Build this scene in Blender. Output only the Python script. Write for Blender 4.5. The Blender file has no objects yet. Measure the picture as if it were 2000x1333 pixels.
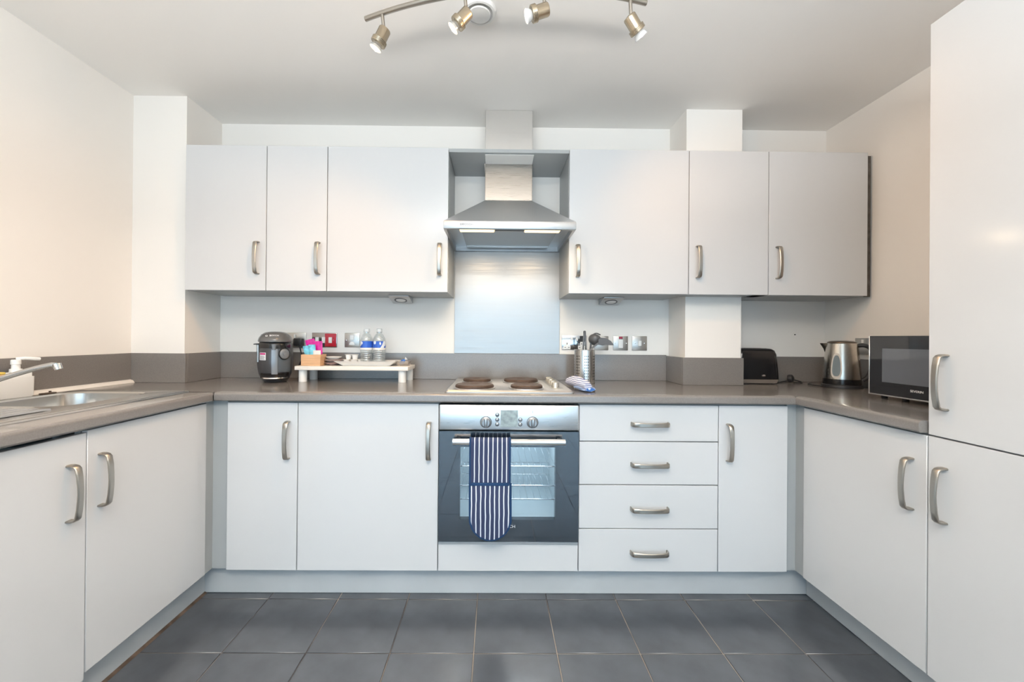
import bpy, bmesh, math, random
from mathutils import Vector, Matrix

random.seed(7)
SC = bpy.context.scene
COL = SC.collection
PI = math.pi

# ------------------------------------------------------------------ camera
cam_d = bpy.data.cameras.new('camera')
cam = bpy.data.objects.new('camera', cam_d)
COL.objects.link(cam)
SC.camera = cam
YAW, PITCH, ROLL = 0.0079, 0.0027, 0.0081
right0 = Vector((math.cos(YAW), -math.sin(YAW), 0))
fwd0 = Vector((math.sin(YAW), math.cos(YAW), 0))
up0 = Vector((0, 0, 1))
fwd = fwd0 * math.cos(PITCH) + up0 * math.sin(PITCH)
up1 = up0 * math.cos(PITCH) - fwd0 * math.sin(PITCH)
rgt = right0 * math.cos(ROLL) + up1 * math.sin(ROLL)
upv = up1 * math.cos(ROLL) - right0 * math.sin(ROLL)
M = Matrix((rgt, upv, -fwd)).transposed().to_4x4()
M.translation = Vector((-0.0612, -1.7419, 1.1261))
cam.matrix_world = M
cam_d.sensor_fit = 'HORIZONTAL'
cam_d.sensor_width = 36.0
cam_d.lens = 36.0 * 795.1 / 2000.0
cam_d.shift_x = 0.01297
cam_d.shift_y = -0.00457
cam_d.clip_start = 0.02
cam_d.clip_end = 60

# ------------------------------------------------------------------ view, world, big lights
SC.view_settings.view_transform = 'Standard'
SC.view_settings.look = 'None'
SC.view_settings.gamma = 1.0
SC.view_settings.use_curve_mapping = False
SC.view_settings.exposure = 0.0

W = bpy.data.worlds.new('daylight')
SC.world = W
W.use_nodes = True
bgn = W.node_tree.nodes['Background']
bgn.inputs[0].default_value = (0.80, 0.90, 1.0, 1)
bgn.inputs[1].default_value = 1.6


def area_light(name, loc, rot, sx, sy, power, colour):
    d = bpy.data.lights.new(name, 'AREA')
    d.shape = 'RECTANGLE'
    d.size, d.size_y = sx, sy
    d.energy = power
    d.color = colour
    o = bpy.data.objects.new(name, d)
    o.location = loc
    o.rotation_euler = rot
    COL.objects.link(o)
    return o


# daylight through the glazed doors behind the camera
area_light('window_daylight', (-0.4, -5.03, 1.05), (PI / 2, 0, 0), 5.1, 1.9, 108, (0.48, 0.75, 1.0))
# unseen fill light added behind the camera to brighten the ceiling
area_light('ceiling_fill', (-0.1, -2.2, 1.72), (PI, 0, 0), 1.2, 0.6, 144, (1.0, 0.955, 0.905))


# ------------------------------------------------------------------ materials
def newmat(name):
    m = bpy.data.materials.new(name)
    m.use_nodes = True
    return m, m.node_tree, m.node_tree.nodes['Principled BSDF']


def mat(name, col, rough=0.5, metal=0.0, spec=0.5, coat=0.0, noise=None, bump=None, emis=None):
    """noise=(scale, amount[, xyz stretch]) varies the colour, bump=(scale, strength[, xyz stretch])"""
    m, nt, b = newmat(name)
    b.inputs['Base Color'].default_value = (*col, 1)
    b.inputs['Roughness'].default_value = rough
    b.inputs['Metallic'].default_value = metal
    b.inputs['Specular IOR Level'].default_value = spec
    b.inputs['Coat Weight'].default_value = coat
    b.inputs['Coat Roughness'].default_value = 0.12
    if emis:
        b.inputs['Emission Color'].default_value = (*emis[0], 1)
        b.inputs['Emission Strength'].default_value = emis[1]

    def tex(scale, st, detail=4):
        tc = nt.nodes.new('ShaderNodeTexCoord')
        mp = nt.nodes.new('ShaderNodeMapping')
        mp.inputs['Scale'].default_value = st
        nz = nt.nodes.new('ShaderNodeTexNoise')
        nz.inputs['Scale'].default_value = scale
        nz.inputs['Detail'].default_value = detail
        nt.links.new(tc.outputs['Object'], mp.inputs[0])
        nt.links.new(mp.outputs[0], nz.inputs['Vector'])
        return nz
    if noise:
        nz = tex(noise[0], noise[2] if len(noise) > 2 else (1, 1, 1))
        rp = nt.nodes.new('ShaderNodeValToRGB')
        a = noise[1]
        rp.color_ramp.elements[0].position = 0.3
        rp.color_ramp.elements[1].position = 0.7
        rp.color_ramp.elements[0].color = (*[c * (1 - a) for c in col], 1)
        rp.color_ramp.elements[1].color = (*[min(1, c * (1 + a)) for c in col], 1)
        nt.links.new(nz.outputs['Fac'], rp.inputs[0])
        nt.links.new(rp.outputs[0], b.inputs['Base Color'])
    if bump:
        nz = tex(bump[0], bump[2] if len(bump) > 2 else (1, 1, 1))
        bp = nt.nodes.new('ShaderNodeBump')
        bp.inputs['Strength'].default_value = bump[1]
        bp.inputs['Distance'].default_value = 0.002
        nt.links.new(nz.outputs['Fac'], bp.inputs['Height'])
        nt.links.new(bp.outputs[0], b.inputs['Normal'])
    return m


def brushed(name, col, rough, stretch, aniso=0.4):
    m, nt, b = newmat(name)
    b.inputs['Base Color'].default_value = (*col, 1)
    b.inputs['Metallic'].default_value = 1.0
    b.inputs['Anisotropic'].default_value = aniso
    tc = nt.nodes.new('ShaderNodeTexCoord')
    mp = nt.nodes.new('ShaderNodeMapping')
    mp.inputs['Scale'].default_value = stretch
    nz = nt.nodes.new('ShaderNodeTexNoise')
    nz.inputs['Scale'].default_value = 30
    nz.inputs['Detail'].default_value = 4
    nt.links.new(tc.outputs['Object'], mp.inputs[0])
    nt.links.new(mp.outputs[0], nz.inputs['Vector'])
    mr = nt.nodes.new('ShaderNodeMapRange')
    mr.inputs['From Min'].default_value = 0.3
    mr.inputs['From Max'].default_value = 0.7
    mr.inputs['To Min'].default_value = rough * 0.85
    mr.inputs['To Max'].default_value = rough * 1.15
    nt.links.new(nz.outputs['Fac'], mr.inputs['Value'])
    nt.links.new(mr.outputs[0], b.inputs['Roughness'])
    bp = nt.nodes.new('ShaderNodeBump')
    bp.inputs['Strength'].default_value = 0.012
    bp.inputs['Distance'].default_value = 0.001
    nt.links.new(nz.outputs['Fac'], bp.inputs['Height'])
    nt.links.new(bp.outputs[0], b.inputs['Normal'])
    return m


def clear(name, tint, gloss=0.12, rough=0.03, haze=0.0):
    """thin clear sheet or shell: light passes through, with a glossy surface reflection"""
    m = bpy.data.materials.new(name)
    m.use_nodes = True
    nt = m.node_tree
    nt.nodes.clear()
    out = nt.nodes.new('ShaderNodeOutputMaterial')
    tr = nt.nodes.new('ShaderNodeBsdfTransparent')
    tr.inputs[0].default_value = (*tint, 1)
    gl = nt.nodes.new('ShaderNodeBsdfGlossy')
    gl.inputs['Roughness'].default_value = rough
    lw = nt.nodes.new('ShaderNodeLayerWeight')
    lw.inputs['Blend'].default_value = 0.5
    pw = nt.nodes.new('ShaderNodeMath')
    pw.operation = 'POWER'
    pw.inputs[1].default_value = 4.0
    ad = nt.nodes.new('ShaderNodeMath')
    ad.operation = 'MULTIPLY_ADD'
    ad.inputs[1].default_value = 0.55
    ad.inputs[2].default_value = gloss
    ad.use_clamp = True
    nt.links.new(lw.outputs['Facing'], pw.inputs[0])
    mx = nt.nodes.new('ShaderNodeMixShader')
    nt.links.new(pw.outputs[0], ad.inputs[0])
    nt.links.new(ad.outputs[0], mx.inputs[0])
    if haze > 0:
        df = nt.nodes.new('ShaderNodeBsdfDiffuse')
        df.inputs[0].default_value = (*[min(1, c) for c in tint], 1)
        m2 = nt.nodes.new('ShaderNodeMixShader')
        m2.inputs[0].default_value = haze
        nt.links.new(tr.outputs[0], m2.inputs[1])
        nt.links.new(df.outputs[0], m2.inputs[2])
        nt.links.new(m2.outputs[0], mx.inputs[1])
    else:
        nt.links.new(tr.outputs[0], mx.inputs[1])
    nt.links.new(gl.outputs[0], mx.inputs[2])
    nt.links.new(mx.outputs[0], out.inputs[0])
    return m


def stripes(name, base, line, period, width, axis='X', phase=0.0, wob=0.0, rough=0.9):
    m, nt, b = newmat(name)
    b.inputs['Roughness'].default_value = rough
    b.inputs['Specular IOR Level'].default_value = 0.15
    tc = nt.nodes.new('ShaderNodeTexCoord')
    sp = nt.nodes.new('ShaderNodeSeparateXYZ')
    nt.links.new(tc.outputs['Object'], sp.inputs[0])
    src = sp.outputs[axis]
    if wob:
        nz = nt.nodes.new('ShaderNodeTexNoise')
        nz.inputs['Scale'].default_value = 14
        nt.links.new(tc.outputs['Object'], nz.inputs['Vector'])
        ml = nt.nodes.new('ShaderNodeMath')
        ml.operation = 'MULTIPLY_ADD'
        ml.inputs[1].default_value = wob
        nt.links.new(nz.outputs['Fac'], ml.inputs[0])
        nt.links.new(src, ml.inputs[2])
        src = ml.outputs[0]
    d = nt.nodes.new('ShaderNodeMath')
    d.operation = 'MULTIPLY_ADD'
    d.inputs[1].default_value = 1.0 / period
    d.inputs[2].default_value = phase
    nt.links.new(src, d.inputs[0])
    f = nt.nodes.new('ShaderNodeMath')
    f.operation = 'FRACT'
    nt.links.new(d.outputs[0], f.inputs[0])
    l = nt.nodes.new('ShaderNodeMath')
    l.operation = 'LESS_THAN'
    l.inputs[1].default_value = width
    nt.links.new(f.outputs[0], l.inputs[0])
    mx = nt.nodes.new('ShaderNodeMix')
    mx.data_type = 'RGBA'
    mx.inputs[6].default_value = (*base, 1)
    mx.inputs[7].default_value = (*line, 1)
    nt.links.new(l.outputs[0], mx.inputs[0])
    nt.links.new(mx.outputs[2], b.inputs['Base Color'])
    return m


M_WALL = mat('wall_paint', (0.87, 0.84, 0.795), 0.75, spec=0.25, bump=(90, 0.05))
M_CEIL = mat('ceiling_paint', (0.92, 0.90, 0.865), 0.6, spec=0.3, bump=(60, 0.05))
M_DOOR = mat('gloss_white_door', (0.610, 0.620, 0.627), 0.15, spec=0.5)
M_GREY = mat('grey_carcass', (0.36, 0.38, 0.385), 0.38)
M_PLINTH = mat('grey_plinth', (0.46, 0.485, 0.50), 0.36, noise=(5, 0.06))
M_TOP = mat('taupe_laminate', (0.200, 0.184, 0.170), 0.26, spec=0.6, coat=0.5, noise=(220, 0.07), bump=(300, 0.03))
M_STEEL = brushed('brushed_steel', (0.78, 0.78, 0.775), 0.32, (0.25, 14, 14))
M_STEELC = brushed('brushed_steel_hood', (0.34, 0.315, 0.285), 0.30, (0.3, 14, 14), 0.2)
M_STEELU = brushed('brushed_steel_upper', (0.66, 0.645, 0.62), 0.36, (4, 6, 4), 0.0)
M_SINK = mat('sink_steel', (0.56, 0.55, 0.53), 0.27, 1.0, bump=(400, 0.02))
M_STEELF = brushed('hood_rim_steel', (0.52, 0.525, 0.53), 0.4, (0.3, 14, 14), 0.2)
M_CANOPY = brushed('hood_canopy_steel', (0.84, 0.84, 0.84), 0.46, (0.3, 14, 14), 0.0)
M_STEELS = brushed('brushed_steel_soft', (0.58, 0.575, 0.56), 0.34, (6, 0.3, 14), 0.2)
M_CHROMED = mat('worn_chrome', (0.50, 0.50, 0.50), 0.2, 1.0)
M_STEELV = brushed('brushed_steel_upright', (0.66, 0.65, 0.635), 0.28, (14, 14, 0.25))
M_SPLASH = brushed('splashback_steel', (0.40, 0.385, 0.37), 0.38, (0.12, 10, 10), 0.3)
M_CHROME = mat('chrome', (0.78, 0.78, 0.78), 0.12, 1.0)
M_NICKEL = mat('satin_nickel', (0.43, 0.40, 0.355), 0.36, 1.0, bump=(120, 0.05))
M_BRASS = mat('antique_nickel', (0.47, 0.40, 0.30), 0.27, 1.0)
M_TILE = mat('slate_tile', (0.074, 0.083, 0.096), 0.22, spec=0.9, noise=(7, 0.16), bump=(22, 0.12, (1, 3, 1)))
M_BLACK = mat('black_gloss', (0.012, 0.012, 0.013), 0.16, spec=0.5)
M_BLACKM = mat('black_plastic', (0.02, 0.02, 0.022), 0.45)
M_DARK = mat('dark_void', (0.03, 0.03, 0.03), 0.8)
M_WHITE = mat('white_plastic', (0.82, 0.82, 0.80), 0.35)
M_CERAM = mat('white_ceramic', (0.80, 0.79, 0.76), 0.2)
M_TRIM = mat('white_sealant', (0.80, 0.76, 0.70), 0.6)
M_HOTPLATE = mat('cast_iron_brown', (0.085, 0.052, 0.036), 0.5, 0.3, noise=(30, 0.25))
M_GLASS = clear('clear_glass', (0.95, 0.97, 0.97))

# grout: pale in places, dark where dirty
M_GROUT, _nt, _b = newmat('grout')
_b.inputs['Roughness'].default_value = 0.9
_tc = _nt.nodes.new('ShaderNodeTexCoord')
_nz = _nt.nodes.new('ShaderNodeTexNoise')
_nz.inputs['Scale'].default_value = 1.6
_nz.inputs['Detail'].default_value = 6
_rp = _nt.nodes.new('ShaderNodeValToRGB')
_rp.color_ramp.elements[0].position = 0.42
_rp.color_ramp.elements[0].color = (0.06, 0.055, 0.055, 1)
_rp.color_ramp.elements[1].position = 0.60
_rp.color_ramp.elements[1].color = (0.30, 0.26, 0.22, 1)
_nt.links.new(_tc.outputs['Object'], _nz.inputs['Vector'])
_nt.links.new(_nz.outputs['Fac'], _rp.inputs[0])
_nt.links.new(_rp.outputs[0], _b.inputs['Base Color'])


# ------------------------------------------------------------------ mesh builder
class MB:
    def __init__(self):
        self.bm = bmesh.new()

    def _bevel(self, verts, bev, seg):
        if bev <= 0:
            return
        es = set()
        for v in verts:
            es.update(v.link_edges)
        bmesh.ops.bevel(self.bm, geom=list(es), offset=bev, segments=seg, affect='EDGES', profile=0.5)

    def box(self, x0, x1, y0, y1, z0, z1, bev=0.0, seg=2):
        co = [(x0, y0, z0), (x1, y0, z0), (x1, y1, z0), (x0, y1, z0), (x0, y0, z1), (x1, y0, z1), (x1, y1, z1), (x0, y1, z1)]
        vs = [self.bm.verts.new(c) for c in co]
        for f in ((3, 2, 1, 0), (4, 5, 6, 7), (0, 1, 5, 4), (1, 2, 6, 5), (2, 3, 7, 6), (3, 0, 4, 7)):
            self.bm.faces.new([vs[i] for i in f])
        self._bevel(vs, bev, seg)
        return self

    def prism(self, poly, axis, a, b, bev=0.0, seg=2):
        """poly: 2-D outline; axis 'x': (y,z), 'y': (x,z), 'z': (x,y); extruded from a to b"""
        def P(u, v, w):
            return {'x': (w, u, v), 'y': (u, w, v), 'z': (u, v, w)}[axis]
        r0 = [self.bm.verts.new(P(u, v, a)) for u, v in poly]
        r1 = [self.bm.verts.new(P(u, v, b)) for u, v in poly]
        n = len(poly)
        fs = [self.bm.faces.new(r0[::-1]), self.bm.faces.new(r1)]
        for i in range(n):
            fs.append(self.bm.faces.new((r0[i], r0[(i + 1) % n], r1[(i + 1) % n], r1[i])))
        bmesh.ops.recalc_face_normals(self.bm, faces=fs)
        self._bevel(r0 + r1, bev, seg)
        return self

    def loft(self, loops, cap0=True, cap1=True, closed=False):
        rows = [[self.bm.verts.new(p) for p in lp] for lp in loops]
        n = len(rows[0])
        fs = []
        pairs = list(zip(rows, rows[1:]))
        if closed:
            pairs.append((rows[-1], rows[0]))
        for a, b in pairs:
            for i in range(n):
                fs.append(self.bm.faces.new((a[i], a[(i + 1) % n], b[(i + 1) % n], b[i])))
        if not closed:
            if cap0:
                fs.append(self.bm.faces.new(rows[0][::-1]))
            if cap1:
                fs.append(self.bm.faces.new(rows[-1]))
        bmesh.ops.recalc_face_normals(self.bm, faces=fs)
        return self

    def lathe(self, prof, origin=(0, 0, 0), axis=(0, 0, 1), seg=28, sx=1.0, sy=1.0, cap0=True, cap1=True):
        """prof: (radius, height) pairs along axis; sx, sy squash the section when axis is z"""
        ax = Vector(axis).normalized()
        q = Vector((0, 0, 1)).rotation_difference(ax)
        o = Vector(origin)
        loops = []
        for r, h in prof:
            loops.append([o + q @ Vector((r * sx * math.cos(2 * PI * i / seg), r * sy * math.sin(2 * PI * i / seg), h)) for i in range(seg)])
        return self.loft(loops, cap0, cap1)

    def cyl(self, p0, p1, r0, r1=None, seg=20):
        p0, p1 = Vector(p0), Vector(p1)
        d = p1 - p0
        return self.lathe([(r0, 0), (r0 if r1 is None else r1, d.length)], p0, d, seg)

    def sweep(self, path, section, up=(0, 0, 1), scale=None):
        """section: 2-D (side, up) loop carried along path"""
        P = [Vector(p) for p in path]
        loops = []
        upv = Vector(up)
        for i, p in enumerate(P):
            t = (P[min(i + 1, len(P) - 1)] - P[max(i - 1, 0)]).normalized()
            s = t.cross(upv)
            if s.length < 1e-5:
                s = t.cross(Vector((0, 1, 0.01)))
            s.normalize()
            u = s.cross(t).normalized()
            k = scale[i] if scale else 1.0
            loops.append([p + s * a * k + u * b * k for a, b in section])
        return self.loft(loops)

    def tube(self, path, r, seg=10, up=(0, 0, 1), scale=None):
        sec = [(r * math.cos(2 * PI * i / seg), r * math.sin(2 * PI * i / seg)) for i in range(seg)]
        return self.sweep(path, sec, up, scale)

    def torus(self, origin, axis, R, r, seg=32, sub=10):
        ax = Vector(axis).normalized()
        q = Vector((0, 0, 1)).rotation_difference(ax)
        o = Vector(origin)
        loops = []
        for i in range(seg):
            a = 2 * PI * i / seg
            loops.append([o + q @ Vector(((R + r * math.cos(b)) * math.cos(a), (R + r * math.cos(b)) * math.sin(a), r * math.sin(b)))
                          for b in [2 * PI * j / sub for j in range(sub)]])
        return self.loft(loops, closed=True)

    def xform(self, mtx):
        self.bm.transform(mtx)
        return self

    def build(self, name, material, parent=None, origin=None, smooth=True):
        me = bpy.data.meshes.new(name)
        org = ORG.get(parent.name, Vector((0, 0, 0))) if parent else Vector(origin or (0, 0, 0))
        bmesh.ops.translate(self.bm, vec=-org, verts=self.bm.verts[:])
        self.bm.to_mesh(me)
        self.bm.free()
        me.materials.append(material)
        if smooth:
            me.polygons.foreach_set('use_smooth', [True] * len(me.polygons))
            me.set_sharp_from_angle(angle=math.radians(38))
        o = bpy.data.objects.new(name, me)
        COL.objects.link(o)
        if parent:
            o.parent = parent
            ORG[o.name] = org
        else:
            o.location = org
            ORG[o.name] = org
        return o


ORG = {}


def thing(name, label, cat, loc=(0, 0, 0), rotz=0.0, group=None, local=False):
    o = bpy.data.objects.new(name, None)
    o.empty_display_size = 0.05
    COL.objects.link(o)
    o.location = loc
    o.rotation_euler = (0, 0, rotz)
    ORG[o.name] = Vector((0, 0, 0)) if local else Vector(loc)
    return tag(o, label, cat, group)


def tag(o, label, cat, group=None):
    o['label'] = label
    o['category'] = cat
    if group:
        o['group'] = group
    return o


def struct(o):
    o['kind'] = 'structure'
    return o


def lab(o, text):
    o['label'] = text
    return o


def copy_tree(o, parent=None):
    kids = list(o.children)
    c = o.copy()
    COL.objects.link(c)
    ORG[c.name] = ORG[o.name].copy()
    if parent:
        c.parent = parent
    for k in kids:
        copy_tree(k, c)
    return c


def text(body, size, origin, rot, material, name, parent, depth=0.0006, align='CENTER', sx=1.0):
    """flat lettering with a little thickness, its baseline centre at origin"""
    cu = bpy.data.curves.new(name, 'FONT')
    cu.body = body
    cu.size = size
    cu.align_x = align
    cu.align_y = 'CENTER'
    cu.extrude = depth
    t = bpy.data.objects.new(name + '_curve', cu)
    COL.objects.link(t)
    bpy.context.view_layer.update()
    me = bpy.data.meshes.new_from_object(t.evaluated_get(bpy.context.evaluated_depsgraph_get()))
    bpy.data.objects.remove(t)
    bpy.data.curves.remove(cu)
    mx = Matrix.Translation(Vector(origin) - ORG[parent.name]) @ rot.to_4x4() @ Matrix.Diagonal((sx, 1, 1, 1))
    me.transform(mx)
    me.name = name
    me.materials.clear()
    me.materials.append(material)
    o = bpy.data.objects.new(name, me)
    COL.objects.link(o)
    o.parent = parent
    ORG[o.name] = ORG[parent.name]
    return o


FACE_FRONT = Matrix.Rotation(PI / 2, 3, 'X')                                  # reads towards -y
FACE_LEFT = Matrix.Rotation(-PI / 2, 3, 'Z') @ Matrix.Rotation(PI / 2, 3, 'X')  # reads towards -x


def rrect(cx, cy, hx, hy, r, n=5):
    pts = []
    for (sx, sy, a0) in ((1, 1, 0), (-1, 1, PI / 2), (-1, -1, PI), (1, -1, 1.5 * PI)):
        for i in range(n + 1):
            a = a0 + PI / 2 * i / n
            pts.append((cx + sx * (hx - r) + r * math.cos(a), cy + sy * (hy - r) + r * math.sin(a)))
    return pts


# ------------------------------------------------------------------ room
XL, XR, YB, ZC = -1.897, 1.837, 0.589, 2.333
YREAR = -4.9
TOPZ = 0.886           # worktop surface
LX, RX2, YK = -4.4, 3.4, -2.1     # the open-plan living area behind the camera
floor = struct(MB().box(LX - 0.1, RX2 + 0.1, YREAR - 0.1, YB + 0.1, -0.06, -0.0025).build('floor', M_GROUT))
ceil_ = struct(MB().box(LX - 0.1, RX2 + 0.1, YREAR - 0.1, YB + 0.1, ZC, ZC + 0.06).build('ceiling', M_CEIL))
wb = struct(MB().box(XL - 0.1, XR + 0.1, YB, YB + 0.1, -0.0025, ZC).build('wall_back', M_WALL))
wl = struct(MB().box(XL - 0.1, XL, YK, YB, -0.0025, ZC).box(LX, XL, YK, YK + 0.1, -0.0025, ZC).box(LX - 0.1, LX, YREAR, YK + 0.1, -0.0025, ZC).build('wall_left', M_WALL))
wr = struct(MB().box(XR, XR + 0.1, YK, YB, -0.0025, ZC).box(XR, RX2, YK, YK + 0.1, -0.0025, ZC).box(RX2, RX2 + 0.1, YREAR, YK + 0.1, -0.0025, ZC).build('wall_right', M_WALL))
rear = MB()
WX0, WX1, WZ1 = -3.0, 2.2, 2.1
rear.box(LX - 0.1, WX0, YREAR - 0.1, YREAR, -0.0025, ZC).box(WX1, RX2 + 0.1, YREAR - 0.1, YREAR, -0.0025, ZC).box(WX0, WX1, YREAR - 0.1, YREAR, WZ1, ZC)
struct(rear.build('wall_rear', M_WALL))
win = MB()
for i in range(5):
    x = WX0 + (WX1 - WX0 - 0.07) * i / 4
    win.box(x, x + 0.07, YREAR - 0.08, YREAR - 0.01, 0.0, WZ1)
win.box(WX0, WX1, YREAR - 0.079, YREAR - 0.011, 0.0, 0.09).box(WX0, WX1, YREAR - 0.079, YREAR - 0.011, WZ1 - 0.07, WZ1)
w1 = struct(win.build('window_1', M_WHITE))
for i in range(4):
    x = WX0 + (WX1 - WX0 - 0.07) * i / 4
    MB().box(x + 0.0705, x + (WX1 - WX0 - 0.07) / 4 - 0.0005, YREAR - 0.05, YREAR - 0.044, 0.0905, WZ1 - 0.0705).build('pane', M_GLASS, w1)
# masonry nib at the left of the cupboards and the boxed-in pipe at the right
MB().box(XL, -1.629, 0.3242, YB, TOPZ + 0.0005, ZC).build('nib', M_WALL, wl)
MB().box(0.933, 1.227, 0.3847, YB, TOPZ + 0.0005, ZC).build('pipe_boxing', M_WALL, wb)
MB().cyl((1.661, YB, 1.156), (1.661, YB - 0.006, 1.156), 0.003, seg=10).build('nail', M_DARK, wb)

# floor tiles, each a piece of its own
PT, T0, TY = 0.2977, -0.1297, 0.009
tile_mesh = {}


def tile(x0, x1, y0, y1):
    key = (round(x1 - x0, 3), round(y1 - y0, 3))
    if key not in tile_mesh:
        o = MB().box(0, key[0], 0, key[1], 0, 0.0055, 0.0012, 1).build('tile', M_TILE, floor)
        tile_mesh[key] = o.data
    else:
        o = bpy.data.objects.new('tile', tile_mesh[key])
        COL.objects.link(o)
        o.parent = floor
    o.location = (x0, y0, -0.0055 + random.uniform(-0.0003, 0.0003))
    o.rotation_euler = (random.uniform(-0.0012, 0.0012), random.uniform(-0.0012, 0.0012), 0)


G = 0.0017
for j in range(-16, 1):
    ya, yb2 = TY + PT * j, TY + PT * (j + 1)
    if ya < YREAR:
        continue
    xa, xb = (-1.345, 1.345) if ya > -1.3 else (XL, XR) if ya > YK - 0.1 else (-2.3, 2.3)
    yb2 = min(yb2, 0.075)
    for i in range(-7, 8):
        a, b = max(T0 + PT * i, xa), min(T0 + PT * (i + 1), xb)
        if b - a > 0.02 and yb2 - ya > 0.02:
            tile(a + G, b - G, ya + G, yb2 - G)

# plinths
ZD0, ZD1 = 0.127, 0.841       # base door bottom and top
pl = MB()
struct(MB().box(-1.337, 1.335, 0.05, 0.066, 0.001, 0.1255, 0.001, 1).build('baseboard_back', M_PLINTH))
struct(MB().box(-1.338, -1.322, -0.545, 0.049, 0.001, 0.1255, 0.001, 1).build('baseboard_left', M_PLINTH))
struct(MB().box(1.320, 1.336, -1.13, 0.049, 0.001, 0.1255, 0.001, 1).build('baseboard_right', M_PLINTH))
# sealant strip along the left upstand and the corner posts
struct(MB().prism([(-1.879, TOPZ + 0.0005), (-1.858, TOPZ + 0.0005), (-1.866, TOPZ + 0.012), (-1.879, TOPZ + 0.016)], 'y', -1.2, 0.303).build('trim_1', M_TRIM))
struct(MB().prism([(-1.302, -0.032), (-1.266, -0.032), (-1.266, 0.012), (-1.204, 0.012), (-1.204, 0.04), (-1.302, 0.04)], 'z', 0.128, 0.8485).build('trim_2', M_GREY))
struct(MB().prism([(1.28, -0.036), (1.243, -0.036), (1.243, 0.012), (1.202, 0.012), (1.202, 0.04), (1.28, 0.04)], 'z', 0.128, 0.8485).build('trim_3', M_GREY))


struct(MB().prism([(-1.3215, 0.0004), (-1.3095, 0.0004), (-1.3215, 0.006)], 'y', -0.545, 0.049).build('trim_4', mat('brown_sealant', (0.11, 0.075, 0.055), 0.9, noise=(18, 0.6))))

# ------------------------------------------------------------------ cupboards
def handle(parent, c, along, out, L=0.157, w=0.0195):
    """bow handle: c = midpoint on the door face, along/out unit vectors"""
    c, a, n = Vector(c), Vector(along), Vector(out)
    prof = [(-0.5, 0.0), (-0.5, 0.012), (-0.485, 0.021), (-0.45, 0.0265), (-0.3, 0.031), (-0.12, 0.0335)]
    prof = prof + [(0.0, 0.034)] + [(-t, o) for t, o in prof[::-1]]
    path = [c + a * (t * L) + n * o for t, o in prof]
    side = a.cross(n)
    h, t = w / 2, 0.0032
    sec = [(-h, -t * 0.4), (-h * 0.8, -t), (h * 0.8, -t), (h, -t * 0.4), (h, t * 0.3), (h * 0.7, t), (-h * 0.7, t), (-h, t * 0.3)]
    m = MB()
    loops = []
    P = path
    k = len(P)
    for i, p in enumerate(P):
        tv = (P[min(i + 1, k - 1)] - P[max(i - 1, 0)]).normalized()
        u = side.cross(tv).normalized()
        if i in (0, k - 1):
            tv = n if i == 0 else -n
            u = side.cross(tv).normalized()
        sc = 1.0 - 0.12 * (1 - abs(prof[i][0]) * 2)
        loops.append([p + side * q[0] * sc + u * q[1] for q in sec])
    m.loft(loops)
    return m.build('handle', M_NICKEL, parent)


BG = 'base cupboards under the worktop'
WG = 'wall cupboards'


def front_cabinet(x0, x1, label, side, hx=0.041):
    """base cupboard on the back run; door face at y=0"""
    t = thing('base_cabinet', label, 'cupboard', ((x0 + x1) / 2, 0.3, 0.126), group=BG)
    MB().box(x0 + 0.0005, x1 - 0.0005, 0.0205, 0.57, 0.1265, 0.8485).build('carcass', M_GREY, t)
    d = MB().box(x0 + 0.0016, x1 - 0.0016, 0, 0.018, ZD0, ZD1, 0.0012, 1).build('door', M_DOOR, t)
    x = x1 - hx if side > 0 else x0 + hx
    handle(d, (x, 0, 0.6825), (0, 0, 1), (0, -1, 0))
    return t


front_cabinet(-1.2, -0.9, 'narrow gloss white base cupboard at the left end of the back run', 1)
front_cabinet(-0.9, -0.3, 'wide gloss white base cupboard directly left of the oven', 1)
front_cabinet(0.9, 1.2, 'narrow gloss white base cupboard right of the drawer unit', -1)

# oven housing with its white filler panel
t = thing('oven_housing', 'grey oven housing with a low white filler panel under the oven', 'cupboard', (0, 0.3, 0.126), group=BG)
hm = MB()
hm.box(-0.2995, -0.2985, 0.0205, 0.57, 0.1265, 0.8485).box(0.2985, 0.2995, 0.0205, 0.57, 0.1265, 0.8485)
hm.box(-0.298, 0.298, 0.0205, 0.57, 0.1265, 0.244)
hm.build('carcass', M_GREY, t)
MB().box(-0.2984, 0.2984, 0, 0.018, ZD0, 0.244, 0.0012, 1).build('filler_panel', M_DOOR, t)

# drawers
t = thing('drawer_unit', 'gloss white unit of four drawers directly right of the oven', 'drawers', (0.6, 0.3, 0.126), group=BG)
MB().box(0.3005, 0.8995, 0.0205, 0.57, 0.1265, 0.8485).build('carcass', M_GREY, t)
ez = [ZD1, 0.684, 0.498, 0.310, ZD0]
hz = [0.760, 0.587, 0.397, 0.211]
for k in range(4):
    d = MB().box(0.3016, 0.8984, 0, 0.018, ez[k + 1] + (0.0018 if k < 3 else 0), ez[k] - (0.0018 if k else 0), 0.0012, 1).build('drawer_front', M_DOOR, t)
    handle(d, (0.6025, 0, hz[k]), (1, 0, 0), (0, -1, 0))

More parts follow.
